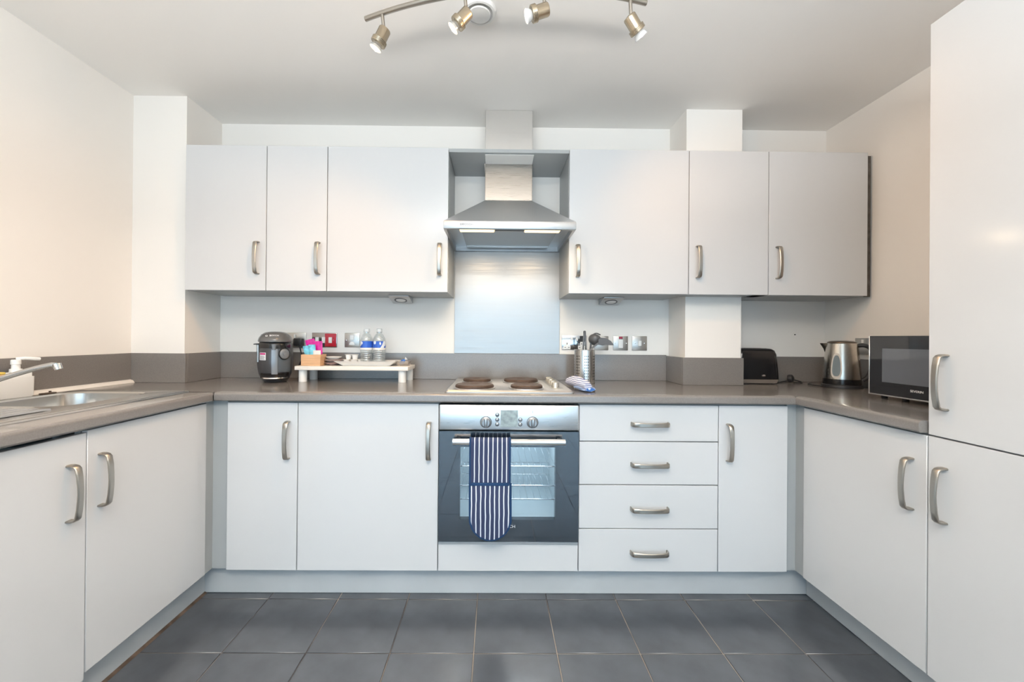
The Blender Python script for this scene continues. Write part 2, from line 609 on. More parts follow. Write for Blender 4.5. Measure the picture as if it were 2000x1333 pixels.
# left run (door face x = -1.263)
FX = -1.263
t = thing('base_cabinet', 'gloss white base cupboard under the sink, beside the left corner post', 'cupboard', (-1.58, -0.28, 0.126), group=BG)
cm = MB().box(-1.87, -1.2835, -0.5305, -0.0335, 0.1265, 0.68)
cm.box(-1.30, -1.2835, -0.5305, -0.0335, 0.68, 0.8485)
cm.build('carcass', M_GREY, t)
d = MB().box(FX - 0.018, FX, -0.5295, -0.0345, ZD0, ZD1, 0.0012, 1).build('door', M_DOOR, t)
handle(d, (FX, -0.489, 0.683), (0, 0, 1), (1, 0, 0))
t = thing('appliance_cupboard', 'gloss white cupboard front at far left with a dropped door and dark gap above', 'cupboard', (-1.58, -0.84, 0.0), group=BG)
MB().box(-1.87, -1.30, -1.13, -0.5325, 0.001, 0.7).build('carcass', M_DARK, t)
d = MB().box(FX - 0.018, FX, -1.13, -0.5325, 0.109, 0.836, 0.0012, 1).build('door', M_DOOR, t)
handle(d, (FX, -0.5815, 0.675), (0, 0, 1), (1, 0, 0))

# right run (door face x = 1.239)
RX = 1.239
t = thing('base_cabinet', 'gloss white base cupboard under the microwave, left of the tall cupboard', 'cupboard', (1.55, -0.28, 0.126), group=BG)
MB().box(1.2595, 1.83, -0.5275, -0.0375, 0.1265, 0.8485).build('carcass', M_GREY, t)
d = MB().box(RX, RX + 0.018, -0.5268, -0.0382, ZD0 - 0.001, ZD1, 0.0012, 1).build('door', M_DOOR, t)
handle(d, (RX, -0.4815, 0.681), (0, 0, 1), (-1, 0, 0))
t = thing('tall_cabinet', 'tall gloss white cupboard with two doors at the right edge', 'cupboard', (1.55, -0.83, 0.126))
MB().box(1.2595, 1.83, -1.129, -0.5305, 0.1265, 2.078, 0.001, 1).build('carcass', M_DOOR, t)
d = MB().box(RX, RX + 0.018, -1.128, -0.5305, 0.846, 2.078, 0.0012, 1).build('door', M_DOOR, t)
handle(d, (RX, -0.577, 1.006), (0, 0, 1), (-1, 0, 0))
d = MB().box(RX, RX + 0.018, -1.128, -0.5305, ZD0 - 0.002, 0.842, 0.0012, 1).build('door', M_DOOR, t)
handle(d, (RX, -0.5755, 0.679), (0, 0, 1), (-1, 0, 0))

# wall cupboards (door face y = 0.281)
UY, UZ0, UZ1 = 0.281, 1.3487, 2.0682


def wall_cabinet(x0, x1, label, side, carc=None):
    t = thing('wall_cabinet', label, 'cupboard', ((x0 + x1) / 2, 0.45, UZ0), group=WG)
    m = MB()
    for b in (carc or [(x0 + 0.0005, x1 - 0.0005, YB - 0.0005)]):
        m.box(b[0], b[1], UY + 0.0205, b[2], UZ0 - 0.001, UZ1 - 0.003)
    m.build('carcass', M_GREY, t)
    d = MB().box(x0 + 0.0016, x1 - 0.0016, UY, UY + 0.018, UZ0, UZ1, 0.0012, 1).build('door', M_DOOR, t)
    handle(d, (x1 - 0.041 if side > 0 else x0 + 0.044, UY, 1.5105), (0, 0, 1), (0, -1, 0))
    return t


wall_cabinet(-1.6, -1.2, 'white wall cupboard at the far left, beside the wall nib', 1)
wall_cabinet(-1.2, -0.9, 'narrow white wall cupboard, second from the left wall nib', 1)
wall_cabinet(-0.9, -0.3, 'wide white wall cupboard directly left of the cooker hood', 1)
wall_cabinet(0.3, 0.9, 'wide white wall cupboard directly right of the cooker hood', -1)
wall_cabinet(0.9, 1.3, 'white wall cupboard in front of the boxed pipe', -1, [(0.9005, 1.2995, 0.3835), (1.2285, 1.2995, YB - 0.0005)])
wall_cabinet(1.3, 1.8, 'white wall cupboard at the right end of the row', -1)
lab(MB().box(1.8002, 1.8275, UY + 0.016, UY + 0.026, UZ0 - 0.002, UZ1 - 0.010).build('filler_strip', mat('dark_filler', (0.10, 0.085, 0.07), 0.8, noise=(30, 0.4)), bpy.data.objects['wall_cabinet.005']), 'dark filler strip')
bs = tag(MB().box(-0.2988, 0.2988, UY + 0.002, 0.4125, 2.047, 2.0645).box(-0.2988, -0.1285, 0.4125, YB - 0.001, 2.047, 2.0645).box(0.1315, 0.2988, 0.4125, YB - 0.001, 2.047, 2.0645)
    .build('bridging_shelf', M_GREY, origin=(0, 0.4, 2.047)), 'grey shelf board bridging the wall cupboards above the cooker hood', 'shelf')
lab(MB().box(-0.121, 0.125, UY + 0.020, 0.4120, 2.0440, 2.0466, 0.0005, 1).build('bounce_light_panel', M_WHITE, bs), 'white panel standing in for bounced light')  # white sheet paints in the bright bounce on the underside before the chimney

# ------------------------------------------------------------------ worktop, upstands, splashback
t = thing('worktop', 'U-shaped grey brown laminate worktop with rounded front edge', 'worktop', (0, 0.3, 0.85))
Z0 = 0.8495


def nosing(front, s, back):
    """outline (depth, z) of a postformed edge; s is the sign of the outward direction"""
    r = 0.011
    pts = [(back, Z0), (front - s * 0.004, Z0)]
    pts.append((front, Z0 + 0.005))
    for i in range(6):
        a = PI / 2 * i / 5
        pts.append((front - s * r + s * r * math.cos(a), TOPZ - r + r * math.sin(a)))
    pts.append((back, TOPZ))
    return pts


WFX, WFY, WRX = -1.241, -0.0245, 1.214
m = MB().prism(nosing(WFY, -1, 0.03), 'x', WFX + 0.0003, WRX - 0.0003)
m.box(WFX + 0.0003, WRX - 0.0003, 0.03, YB - 0.0005, Z0, TOPZ)
m.build('worktop_section', M_TOP, t)
HX0, HX1, HY0, HY1 = -1.795, -1.385, -0.985, -0.03       # sink cut-out
m = MB().prism(nosing(WFX, 1, HX1), 'y', -1.16, -0.0250)
m.box(HX1, WFX, -0.025, HY1 + 0.01, Z0, TOPZ).box(XL + 0.0005, HX0, -1.16, HY1, Z0, TOPZ)
m.box(HX0, HX1, -1.16, HY0, Z0, TOPZ)
m.box(XL + 0.0005, WFX, HY1, YB - 0.0005, Z0, TOPZ)
m.build('worktop_section', M_TOP, t)
m = MB().prism(nosing(WRX, -1, 1.26), 'y', -0.5265, -0.0250)
m.box(1.26, XR - 0.0005, -0.5265, -0.025, Z0, TOPZ).box(WRX, XR - 0.0005, -0.025, YB - 0.0005, Z0, TOPZ)
m.build('worktop_section', M_TOP, t)

UZA, UZB, TH = TOPZ + 0.0004, 1.033, 0.0175
UGp = 'laminate upstands along the worktop'
t = thing('upstand', 'taupe laminate upstand along the left wall and round the wall nib', 'upstand', (-1.88, 0.0, TOPZ), group=UGp)
MB().box(XL + 0.0005, XL + TH, -1.16, 0.3055, UZA, UZB, 0.0008, 1).build('upstand_panel', M_TOP, t)
MB().box(XL + 0.0005, -1.6115, 0.306, 0.3237, UZA, UZB, 0.0008, 1).build('upstand_panel', M_TOP, t)
MB().box(-1.6285, -1.6115, 0.3242, YB - TH, UZA, UZB, 0.0008, 1).build('upstand_panel', M_TOP, t)
tag(MB().box(-1.6285, 0.914, YB - TH + 0.0005, YB - 0.0005, UZA, UZB, 0.0008, 1).build('upstand', M_TOP, origin=(0, YB, TOPZ)),
    'long laminate upstand along the back wall behind the hob', 'upstand', UGp)
t = thing('upstand', 'laminate upstand wrapping the boxed pipe left of the toaster', 'upstand', (1.08, 0.37, TOPZ), group=UGp)
MB().box(0.9145, 0.932, 0.3850, YB - 0.0005, UZA, UZB - 0.004, 0.0008, 1).build('upstand_panel', M_TOP, t)
MB().box(0.9145, 1.2315, 0.3665, 0.3840, UZA, UZB - 0.004, 0.0008, 1).build('upstand_panel', M_TOP, t)
t = thing('upstand', 'laminate upstand in the right corner behind the kettle and toaster', 'upstand', (1.6, YB, TOPZ), group=UGp)
MB().box(1.2285, XR - TH, YB - TH + 0.0005, YB - 0.0005, UZA, UZB - 0.004, 0.0008, 1).build('upstand_panel', M_TOP, t)
MB().box(XR - TH + 0.0005, XR - 0.0005, -0.5265, YB - 0.0005, UZA, UZB - 0.004, 0.0008, 1).build('upstand_panel', M_TOP, t)
tag(MB().box(-0.296, 0.305, YB - 0.0045, YB - 0.0005, UZB + 0.0005, 1.616, 0.0008, 1).build('splashback', M_SPLASH, origin=(0, YB, UZB)),
    'brushed steel splashback panel on the wall between hob and cooker hood', 'splashback')

# ------------------------------------------------------------------ cooker hood
t = thing('cooker_hood', 'stainless steel chimney cooker hood with two lit lamps', 'cooker hood', (0, 0.4, 1.616))
HYF, HYB = 0.095, YB - 0.006
m = MB()
CX0, CX1, CYF, CZ = -0.123, 0.127, 0.4135, 1.852
a = [(-0.299, HYF, 1.652), (0.2985, HYF, 1.652), (0.2985, HYB, 1.652), (-0.299, HYB, 1.652)]
b = [(CX0, CYF, CZ), (CX1, CYF, CZ), (CX1, HYB, CZ), (CX0, HYB, CZ)]
m.loft([a, b]).build('canopy', M_CANOPY, t, smooth=False)
fr = MB().box(-0.3005, 0.3, HYF - 0.002, HYF + 0.016, 1.616, 1.6525, 0.003, 2)
fr.box(-0.3, -0.288, HYF + 0.016, HYB, 1.616, 1.652).box(0.2875, 0.2995, HYF + 0.016, HYB, 1.616, 1.652)
fr.box(-0.288, 0.2875, HYB - 0.02, HYB, 1.616, 1.652)
fr = fr.build('front_rim', M_STEELF, t)
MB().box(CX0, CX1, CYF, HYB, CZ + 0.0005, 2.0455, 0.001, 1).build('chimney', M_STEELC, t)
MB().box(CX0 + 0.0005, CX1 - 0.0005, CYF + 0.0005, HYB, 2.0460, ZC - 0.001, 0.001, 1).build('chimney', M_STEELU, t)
# underside: lamps at the front, switch strip between them, filter panel behind
MB().box(-0.288, 0.2875, HYF + 0.016, HYB - 0.02, 1.640, 1.650).build('underside', M_STEEL, t)
M_LAMPW = mat('lit_hood_lamp', (1.0, 0.8, 0.55), 0.4, emis=((1.0, 0.70, 0.36), 2.1))
M_FILT = mat('hood_filter', (0.55, 0.56, 0.56), 0.38, 0.8, bump=(260, 0.25))
for x0, x1 in ((-0.232, -0.07), (0.07, 0.235)):
    MB().box(x0, x1, HYF + 0.022, HYF + 0.080, 1.6205, 1.6395, 0.003, 1).build('lamp_cover', M_LAMPW, t)
MB().box(-0.068, 0.068, HYF + 0.018, HYF + 0.040, 1.6175, 1.6395, 0.001, 1).build('switch_strip', M_BLACKM, t)
f = MB().box(-0.226, 0.228, HYF + 0.084, HYB - 0.05, 1.6285, 1.6395, 0.002, 1).build('filter', M_FILT, t)
MB().box(-0.222, 0.224, HYB - 0.09, HYB - 0.055, 1.6262, 1.6283).build('filter_grip', M_STEEL, f)
# badge
M_INK = mat('grey_print', (0.12, 0.12, 0.13), 0.5)
text('BOSCH', 0.0125, (-0.190, HYF - 0.0028, 1.6355), FACE_FRONT, M_INK, 'lettering', fr, sx=1.25)
em = MB().torus((-0.221, HYF - 0.0022, 1.6355), (0, 1, 0), 0.0048, 0.0006, 20, 6)
em.box(-0.2222, -0.2198, HYF - 0.0028, HYF - 0.0021, 1.6325, 1.6385).box(-0.2238, -0.2182, HYF - 0.0027, HYF - 0.0021, 1.635, 1.636)
em.build('emblem', M_INK, fr)
for x in (-0.15, 0.153):
    d = bpy.data.lights.new('hood_lamp_light', 'AREA')
    d.shape = 'RECTANGLE'
    d.size, d.size_y = 0.14, 0.03
    d.energy = 1.15
    d.color = (1.0, 0.74, 0.45)
    o = bpy.data.objects.new('hood_lamp_light', d)
    o.location = (x, HYF + 0.05, 1.6195)
    COL.objects.link(o)

# ------------------------------------------------------------------ oven
t = thing('oven', 'built-in stainless steel oven with dark glass door', 'oven', (0, 0.28, 0.246))
OX = 0.2972
cp = MB().box(-OX, OX, -0.014, 0.02, 0.7305, 0.8405, 0.006, 3).build('control_panel', M_STEEL, t)
M_LCD = mat('lcd_glass', (0.30, 0.36, 0.37), 0.15, noise=(60, 0.25))
ds = MB().box(-0.0365, 0.0365, -0.0156, -0.0135, 0.746, 0.8175, 0.0005, 1).build('display', M_LCD, cp)
M_KNOB = brushed('knob_steel', (0.40, 0.40, 0.40), 0.34, (14, 14, 14))
for x in (-0.099, 0.099):
    k = MB().lathe([(0.0225, 0), (0.0225, 0.003), (0.0195, 0.004), (0.0185, 0.018), (0.016, 0.020)], (x, -0.014, 0.766), (0, -1, 0), 28)
    k.box(x - 0.0042, x + 0.0042, -0.043, -0.033, 0.748, 0.784, 0.0015, 2)
    k.build('knob', M_KNOB, cp)
    MB().box(x - 0.0068, x - 0.0044, -0.0425, -0.0338, 0.749, 0.783).box(x + 0.0044, x + 0.0068, -0.0425, -0.0338, 0.749, 0.783).build('grip_edge', M_INK, cp)
    MB().torus((x, -0.0145, 0.766), (0, 1, 0), 0.0235, 0.0015, 28, 6).build('knob_ring', M_INK, cp)
for x, z in ((-0.051, 0.797), (-0.051, 0.777), (-0.051, 0.757), (0.047, 0.777), (0.047, 0.757)):
    MB().lathe([(0.0068, 0), (0.0068, 0.002), (0.0055, 0.003)], (x, -0.014, z), (0, -1, 0), 18).build('button', M_KNOB, cp)
    MB().torus((x, -0.0143, z), (0, 1, 0), 0.0077, 0.0009, 18, 6).build('button_ring', M_INK, cp)
MB().box(0.0983, 0.0997, -0.0148, -0.0138, 0.806, 0.816).build('marker', M_INK, cp)
# door
ZA, ZB_ = 0.2575, 0.7275
M_OGL = clear('oven_door_glass', (0.90, 0.94, 0.97), 0.10, 0.015)
M_OPN = mat('oven_door_print', (0.020, 0.026, 0.036), 0.25)
dr = MB()
wx0, wx1, wz0, wz1 = -0.207, 0.198, 0.352, 0.66
dr.box(-OX, wx0, -0.012, 0.018, ZA, ZB_).box(wx1, OX, -0.012, 0.018, ZA, ZB_)
dr.box(wx0, wx1, -0.012, 0.018, ZA, wz0).box(wx0, wx1, -0.012, 0.018, wz1, ZB_)
dr = dr.build('door', M_OPN, t)
MB().box(-OX, OX, -0.0175, -0.0125, ZA, ZB_, 0.0008, 1).build('door_glass', M_OGL, dr)
hb = MB().cyl((-0.2345, -0.056, 0.693), (0.2315, -0.056, 0.693), 0.0125, seg=24).build('handle', M_STEEL, dr)
for x in (-0.214, 0.211):
    MB().box(x - 0.009, x + 0.009, -0.050, -0.018, 0.684, 0.702, 0.002, 1).build('bracket', M_BLACKM, hb)
M_LET = mat('white_print', (0.75, 0.76, 0.78), 0.5)
text('BOSCH', 0.0165, (-0.003, -0.0183, 0.3255), FACE_FRONT, M_LET, 'lettering', dr, sx=1.2)
M_CAV = mat('grey_enamel', (0.50, 0.56, 0.58), 0.35)
cv = MB()
cx0, cx1, cz0, cz1 = -0.235, 0.225, 0.335, 0.675
cv.box(cx0 - 0.01, cx0, 0.0185, 0.43, cz0, cz1).box(cx1, cx1 + 0.01, 0.0185, 0.43, cz0, cz1)
cv.box(cx0, cx1, 0.0185, 0.43, cz0 - 0.01, cz0).box(cx0, cx1, 0.0185, 0.43, cz1, cz1 + 0.01)
cv.box(cx0, cx1, 0.42, 0.43, cz0, cz1)
cv.build('cavity', M_CAV, t)
for z in (0.415, 0.475, 0.56):
    rk = MB().tube([(cx0 + 0.003, 0.05, z), (cx1 - 0.003, 0.05, z)], 0.003, 8).tube([(cx0 + 0.003, 0.38, z), (cx1 - 0.003, 0.38, z)], 0.003, 8)
    for i in range(15):
        x = cx0 + 0.02 + i * (cx1 - cx0 - 0.04) / 14
        rk.tube([(x, 0.05, z + 0.004), (x, 0.38, z + 0.004)], 0.0016, 6)
    rk.build('rack', M_CHROME, t)
MB().box(-OX, OX, -0.008, 0.015, 0.2455, 0.2565, 0.001, 1).build('base_trim', M_STEEL, t)
d = bpy.data.lights.new('cavity_fill', 'AREA')  # added fill light that brightens the cavity behind the door glass
d.shape = 'RECTANGLE'
d.size, d.size_y = 0.36, 0.25
d.energy = 1.5
d.color = (0.80, 0.93, 1.0)
o = bpy.data.objects.new('cavity_fill', d)
o.location = (-0.005, 0.2, cz1 - 0.004)
COL.objects.link(o)

# ------------------------------------------------------------------ double oven glove over the oven handle
t = thing('oven_glove', 'navy and white striped double oven glove hung over the oven handle', 'oven glove', (-0.08, -0.07, 0.294))
GX, GH = -0.0795, 0.0865
M_NAVY = mat('navy_piping', (0.022, 0.055, 0.13), 0.85, spec=0.15)
M_STR1 = stripes('navy_stripe_cloth', (0.045, 0.058, 0.115), (0.70, 0.74, 0.80), 0.0188, 0.22, 'X', 0.36, 0.004)
M_STR2 = stripes('navy_stripe_pocket', (0.045, 0.058, 0.115), (0.70, 0.74, 0.80), 0.0188, 0.24, 'X', 0.86, 0.006)


def glove_outline(inset=0.0, z_top=0.70, z_bot=0.294):
    h = GH - inset
    zb = z_bot + inset
    pts = [(GX - h, z_top), (GX - h, zb + 0.075)]
    for i in range(1, 14):
        a = PI + PI * i / 14
        pts.append((GX + h * math.cos(a), zb + 0.085 + 0.085 * math.sin(a)))
    pts += [(GX + h, zb + 0.075), (GX + h, z_top)]
    return [(x + 0.004 * max(0, (0.68 - z) / 0.4), z) for x, z in pts]


band = MB()
path = [(-0.0745, 0.525), (-0.0735, 0.62), (-0.0725, 0.68)]
for i in range(9):
    a = PI - PI * i / 8
    path.append((-0.056 + 0.0165 * math.cos(a), 0.693 + 0.0165 * math.sin(a)))
path += [(-0.0385, 0.66), (-0.036, 0.56), (-0.034, 0.45)]
th = 0.0025
pin, pout = [], []
for i, (y, z) in enumerate(path):
    a, b2 = path[max(0, i - 1)], path[min(len(path) - 1, i + 1)]
    tv = Vector((b2[0] - a[0], b2[1] - a[1])).normalized()
    n = Vector((-tv.y, tv.x))
    pin.append((y - n.x * th, z - n.y * th))
    pout.append((y + n.x * th, z + n.y * th))
band.prism(pin + pout[::-1], 'x', GX - GH + 0.006, GX + GH - 0.006)
band.build('band', M_STR1, t)
for s in (-1, 1):
    MB().sweep([(GX + s * (GH - 0.005), y, z) for y, z in path], [(0.005 * math.cos(2 * PI * i / 8), 0.0042 * math.sin(2 * PI * i / 8)) for i in range(8)], (1, 0, 0)).build('piping', M_NAVY, t)
MB().prism(glove_outline(0.007, 0.528, 0.294), 'y', -0.0865, -0.070, 0.004, 2).build('pocket', M_STR2, t)
MB().box(GX - GH + 0.008, GX + GH - 0.008, -0.0885, -0.078, 0.522, 0.5335, 0.002, 1).build('hem', M_NAVY, t)
po = [(x, -0.077, z) for x, z in glove_outline(0.004, 0.53, 0.294)]
MB().tube(po, 0.0052, 8, (0, 1, 0)).build('piping', M_NAVY, t)
MB().prism(glove_outline(0.012, 0.45, 0.31), 'y', -0.0325, -0.0205, 0.003, 1).build('pocket', M_STR2, t)

# ------------------------------------------------------------------ hob
t = thing('hob', 'stainless steel electric hob with four brown hotplates', 'hob', (0, 0.28, TOPZ))
hx0, hx1, hy0, hy1 = -0.278, 0.282, 0.016, 0.528
HZ = TOPZ + 0.0005
pan = MB()
lo = [(x, y, HZ) for x, y in rrect(0.002, 0.272, 0.28, 0.256, 0.012)]
l1 = [(x, y, HZ + 0.003) for x, y in rrect(0.002, 0.272, 0.28, 0.256, 0.012)]
l2 = [(x, y, HZ + 0.010) for x, y in rrect(0.002, 0.272, 0.273, 0.249, 0.010)]
l3 = [(x, y, HZ + 0.010) for x, y in rrect(0.002, 0.272, 0.263, 0.239, 0.010)]
l4 = [(x, y, HZ + 0.0065) for x, y in rrect(0.002, 0.272, 0.258, 0.234, 0.010)]
pan.loft([lo, l1, l2, l3, l4]).build('hob_plate', M_STEELS, t)
for x, y, r in ((-0.155, 0.128, 0.088), (-0.156, 0.385, 0.072), (0.073, 0.385, 0.088), (0.083, 0.128, 0.073)):
    MB().lathe([(r + 0.007, 0), (r + 0.006, 0.004), (r - 0.001, 0.006)], (x, y, HZ + 0.007), seg=40).build('plate_ring', M_STEEL, t)
    MB().lathe([(r, 0.0), (r, 0.011), (r - 0.005, 0.0155), (r - 0.02, 0.0162), (0.022, 0.0162), (0.018, 0.0145), (0.004, 0.0145)], (x, y, HZ + 0.0095), seg=40).build('hotplate', M_HOTPLATE, t)
MB().box(0.196, 0.252, 0.13, 0.485, HZ + 0.0068, HZ + 0.0082, 0.0006, 1).build('control_strip', M_STEELS, t)
M_KN2 = mat('knob_cream_metal', (0.62, 0.58, 0.50), 0.3, 0.7)
for y in (0.185, 0.265, 0.345, 0.425):
    MB().lathe([(0.0185, 0), (0.0175, 0.004), (0.0155, 0.020), (0.012, 0.0225)], (0.224, y, HZ + 0.0085), seg=24).build('knob', M_KN2, t)

# ------------------------------------------------------------------ sink, tap, washing-up caddy
t = thing('sink', 'stainless steel sink with ridged drainer set in the left worktop', 'sink', (-1.585, -0.5, TOPZ))
SZ = TOPZ + 0.0045
bm = MB()
outer = rrect(-1.5875, -0.51, 0.2425, 0.505, 0.03, 4)
basin = rrect(-1.6225, -0.235, 0.168, 0.18, 0.075, 8)


def loop_edges(pts, z):
    vs = [bm.bm.verts.new((x, y, z)) for x, y in pts]
    return vs, [bm.bm.edges.new((vs[i], vs[(i + 1) % len(vs)])) for i in range(len(vs))]


vo, eo = loop_edges(outer, SZ)
vi, ei = loop_edges(basin, SZ)
bmesh.ops.triangle_fill(bm.bm, use_beauty=True, use_dissolve=False, edges=eo + ei, normal=(0, 0, 1))


def ring(prev, pts):
    nv = [bm.bm.verts.new(p) for p in pts]
    n = len(nv)
    for i in range(n):
        bm.bm.faces.new((prev[i], prev[(i + 1) % n], nv[(i + 1) % n], nv[i]))
    return nv


ring(vo, [(x, y, TOPZ + 0.0005) for x, y in rrect(-1.5875, -0.51, 0.2455, 0.508, 0.032, 4)])
pv = ring(vi, [(x, y, SZ - 0.006) for x, y in rrect(-1.6225, -0.235, 0.161, 0.173, 0.07, 8)])
pv = ring(pv, [(x, y, SZ - 0.12) for x, y in rrect(-1.6225, -0.235, 0.148, 0.160, 0.06, 8)])
pv = ring(pv, [(x, y, SZ - 0.145) for x, y in rrect(-1.6225, -0.235, 0.125, 0.137, 0.05, 8)])
pv = ring(pv, [(x, y, SZ - 0.15) for x, y in rrect(-1.6225, -0.235, 0.05, 0.05, 0.045, 8)])
bm.bm.faces.new(pv)
bmesh.ops.recalc_face_normals(bm.bm, faces=bm.bm.faces[:])
bm.build('sink_bowl', M_SINK, t)
for i in range(9):
    x = -1.735 + i * 0.037
    MB().sweep([(x, -0.475, SZ - 0.001), (x, -0.50, SZ + 0.0015), (x, -0.95, SZ + 0.002), (x, -0.975, SZ - 0.001)],
               [(-0.011, 0), (-0.006, 0.006), (0.006, 0.006), (0.011, 0), (0.006, -0.001), (-0.006, -0.001)]).build('drainer_ridge', M_SINK, t)
MB().tube([(-1.36, -0.03, SZ + 0.0005), (-1.36, -0.99, SZ + 0.0005)], 0.0022, 8).build('rim_bead', M_SINK, t)
MB().lathe([(0.022, 0), (0.021, 0.002), (0.018, 0.003), (0.010, 0.001)], (-1.6225, -0.235, SZ - 0.1497), seg=24).build('drain', M_CHROME, t)
ch = MB().box(-1.815, -1.795, -0.165, -0.115, SZ + 0.0003, SZ + 0.006, 0.002, 1).cyl((-1.805, -0.132, SZ + 0.006), (-1.805, -0.132, SZ + 0.012), 0.004, seg=10)
lab(ch.build('chain_fitting', mat('dark_bronze', (0.10, 0.07, 0.05), 0.5, 0.4), t), 'small dark chain fitting')

t = thing('tap', 'chrome mixer tap with a long swivel spout over the sink', 'tap', (-1.795, -0.445, SZ))
MB().lathe([(0.027, 0.0003), (0.026, 0.008), (0.020, 0.012), (0.019, 0.03), (0.020, 0.036), (0.017, 0.044)], (-1.795, -0.445, SZ), seg=24).build('tap_body', M_CHROMED, t)
sp = [(-1.795, -0.445, SZ + 0.062), (-1.785, -0.442, SZ + 0.073)]
for i in range(12):
    u = i / 11
    sp.append((-1.775 + 0.250 * u, -0.441 + 0.056 * u, SZ + 0.040 + 0.105 * u - 0.012 * u ** 4))
sp[0] = (-1.795, -0.445, SZ + 0.030)
sp[1] = (-1.788, -0.4435, SZ + 0.034)
sp += [(-1.517, -0.383, SZ + 0.1325), (-1.512, -0.382, SZ + 0.127)]
MB().tube(sp, 0.0085, 12).build('spout', M_CHROMED, t)
MB().cyl((-1.5135, -0.382, SZ + 0.136), (-1.5075, -0.3805, SZ + 0.118), 0.0112, 0.0102, 16).build('aerator', M_CHROME, t)
for s in (-1, 1):
    MB().cyl((-1.795, -0.445 + s * 0.012, SZ + 0.024), (-1.795, -0.445 + s * 0.055, SZ + 0.030), 0.010, 0.013, 16).build('tap_handle', M_CHROMED, t)

t = thing('sink_caddy', 'white plastic washing-up caddy with built-in soap dispenser beside the tap', 'caddy', (-1.84, -0.26, SZ))
CZ0 = SZ + 0.0008
bx0, bx1, by0, by1 = -1.858, -1.796, -0.375, -0.188
m = MB()
lo = [[(x, y, CZ0 + h) for x, y in rrect((bx0 + bx1) / 2, (by0 + by1) / 2, (bx1 - bx0) / 2 - e, (by1 - by0) / 2 - e, 0.012)] for h, e in ((0, 0.004), (0.004, 0.001), (0.075, 0.0), (0.075, 0.004), (0.012, 0.006))]
m.loft(lo).build('tray_box', M_WHITE, t)
MB().box(bx0 + 0.007, bx1 - 0.007, by1 - 0.080, by1 - 0.006, CZ0 + 0.013, CZ0 + 0.092, 0.004, 2).build('soap_bottle', M_WHITE, t)
py = by1 - 0.040
pm = MB().lathe([(0.017, 0), (0.0165, 0.012), (0.012, 0.013), (0.0115, 0.028), (0.014, 0.029), (0.0135, 0.044), (0.011, 0.046)], ((bx0 + bx1) / 2, py, CZ0 + 0.0925), seg=20)
pm.build('pump', M_WHITE, t)
MB().tube([((bx0 + bx1) / 2, py, CZ0 + 0.141), ((bx0 + bx1) / 2 + 0.012, py + 0.018, CZ0 + 0.143), ((bx0 + bx1) / 2 + 0.02, py + 0.060, CZ0 + 0.138)], 0.0065, 10).build('pump_spout', M_WHITE, t)
t = tag(MB().box(bx0 + 0.009, bx1 - 0.009, by0 + 0.015, by1 - 0.085, CZ0 + 0.0125, CZ0 + 0.088, 0.005, 2).build('sponge', mat('peach_sponge', (0.80, 0.58, 0.36), 0.95, noise=(90, 0.12), bump=(120, 0.6)), origin=(-1.82, -0.31, CZ0)),
        'peach washing-up sponge standing in the white caddy', 'sponge')
MB().box(bx0 + 0.010, bx1 - 0.010, by0 + 0.016, by1 - 0.086, CZ0 + 0.0882, CZ0 + 0.097, 0.003, 1).build('scourer', mat('yellow_scourer', (0.72, 0.55, 0.12), 0.95, bump=(160, 0.7)), t)

# ------------------------------------------------------------------ sockets and switches
M_PLATE = mat('satin_plate', (0.46, 0.445, 0.42), 0.32, 0.9)
M_PLATEC = mat('polished_plate', (0.52, 0.53, 0.54), 0.14, 1.0)
M_PLATED = mat('dark_mirror_plate', (0.30, 0.28, 0.28), 0.14, 0.9)
SG = 'switch and socket plates on the back wall'


def plate(label, x0, x1, z0, z1, m, cat='socket', name='wall_socket'):
    t = thing(name, label, cat, ((x0 + x1) / 2, YB, (z0 + z1) / 2), group=SG)
    MB().box(x0, x1, YB - 0.0065, YB - 0.0004, z0, z1, 0.0025, 2).build('face_plate', m, t)
    return t


def rocker(t, x, z, w=0.011, h=0.020, m=None):
    return MB().box(x - w / 2, x + w / 2, YB - 0.0105, YB - 0.006, z - h / 2, z + h / 2, 0.0012, 1).build('rocker', m or M_WHITE, t)


def uk_outlet(t, x, z, m=None):
    w = MB().box(x - 0.020, x + 0.020, YB - 0.0078, YB - 0.0062, z - 0.020, z + 0.001, 0.001, 1)
    w.box(x - 0.008, x + 0.008, YB - 0.0078, YB - 0.0062, z + 0.001, z + 0.022, 0.001, 1)
    s = w.build('outlet', m or M_WHITE, t)
    h = MB().box(x - 0.002, x + 0.002, YB - 0.0082, YB - 0.0076, z + 0.007, z + 0.016)
    h.box(x - 0.0135, x - 0.007, YB - 0.0082, YB - 0.0076, z - 0.012, z - 0.008).box(x + 0.007, x + 0.0135, YB - 0.0082, YB - 0.0076, z - 0.012, z - 0.008)
    h.build('pin_hole', M_BLACKM, s)


def screws(t, x0, x1, z):
    for x in (x0, x1):
        MB().lathe([(0.003, 0), (0.003, 0.0008), (0.0015, 0.0012)], (x, YB - 0.0064, z), (0, -1, 0), 12).build('screw', M_CHROME, t)


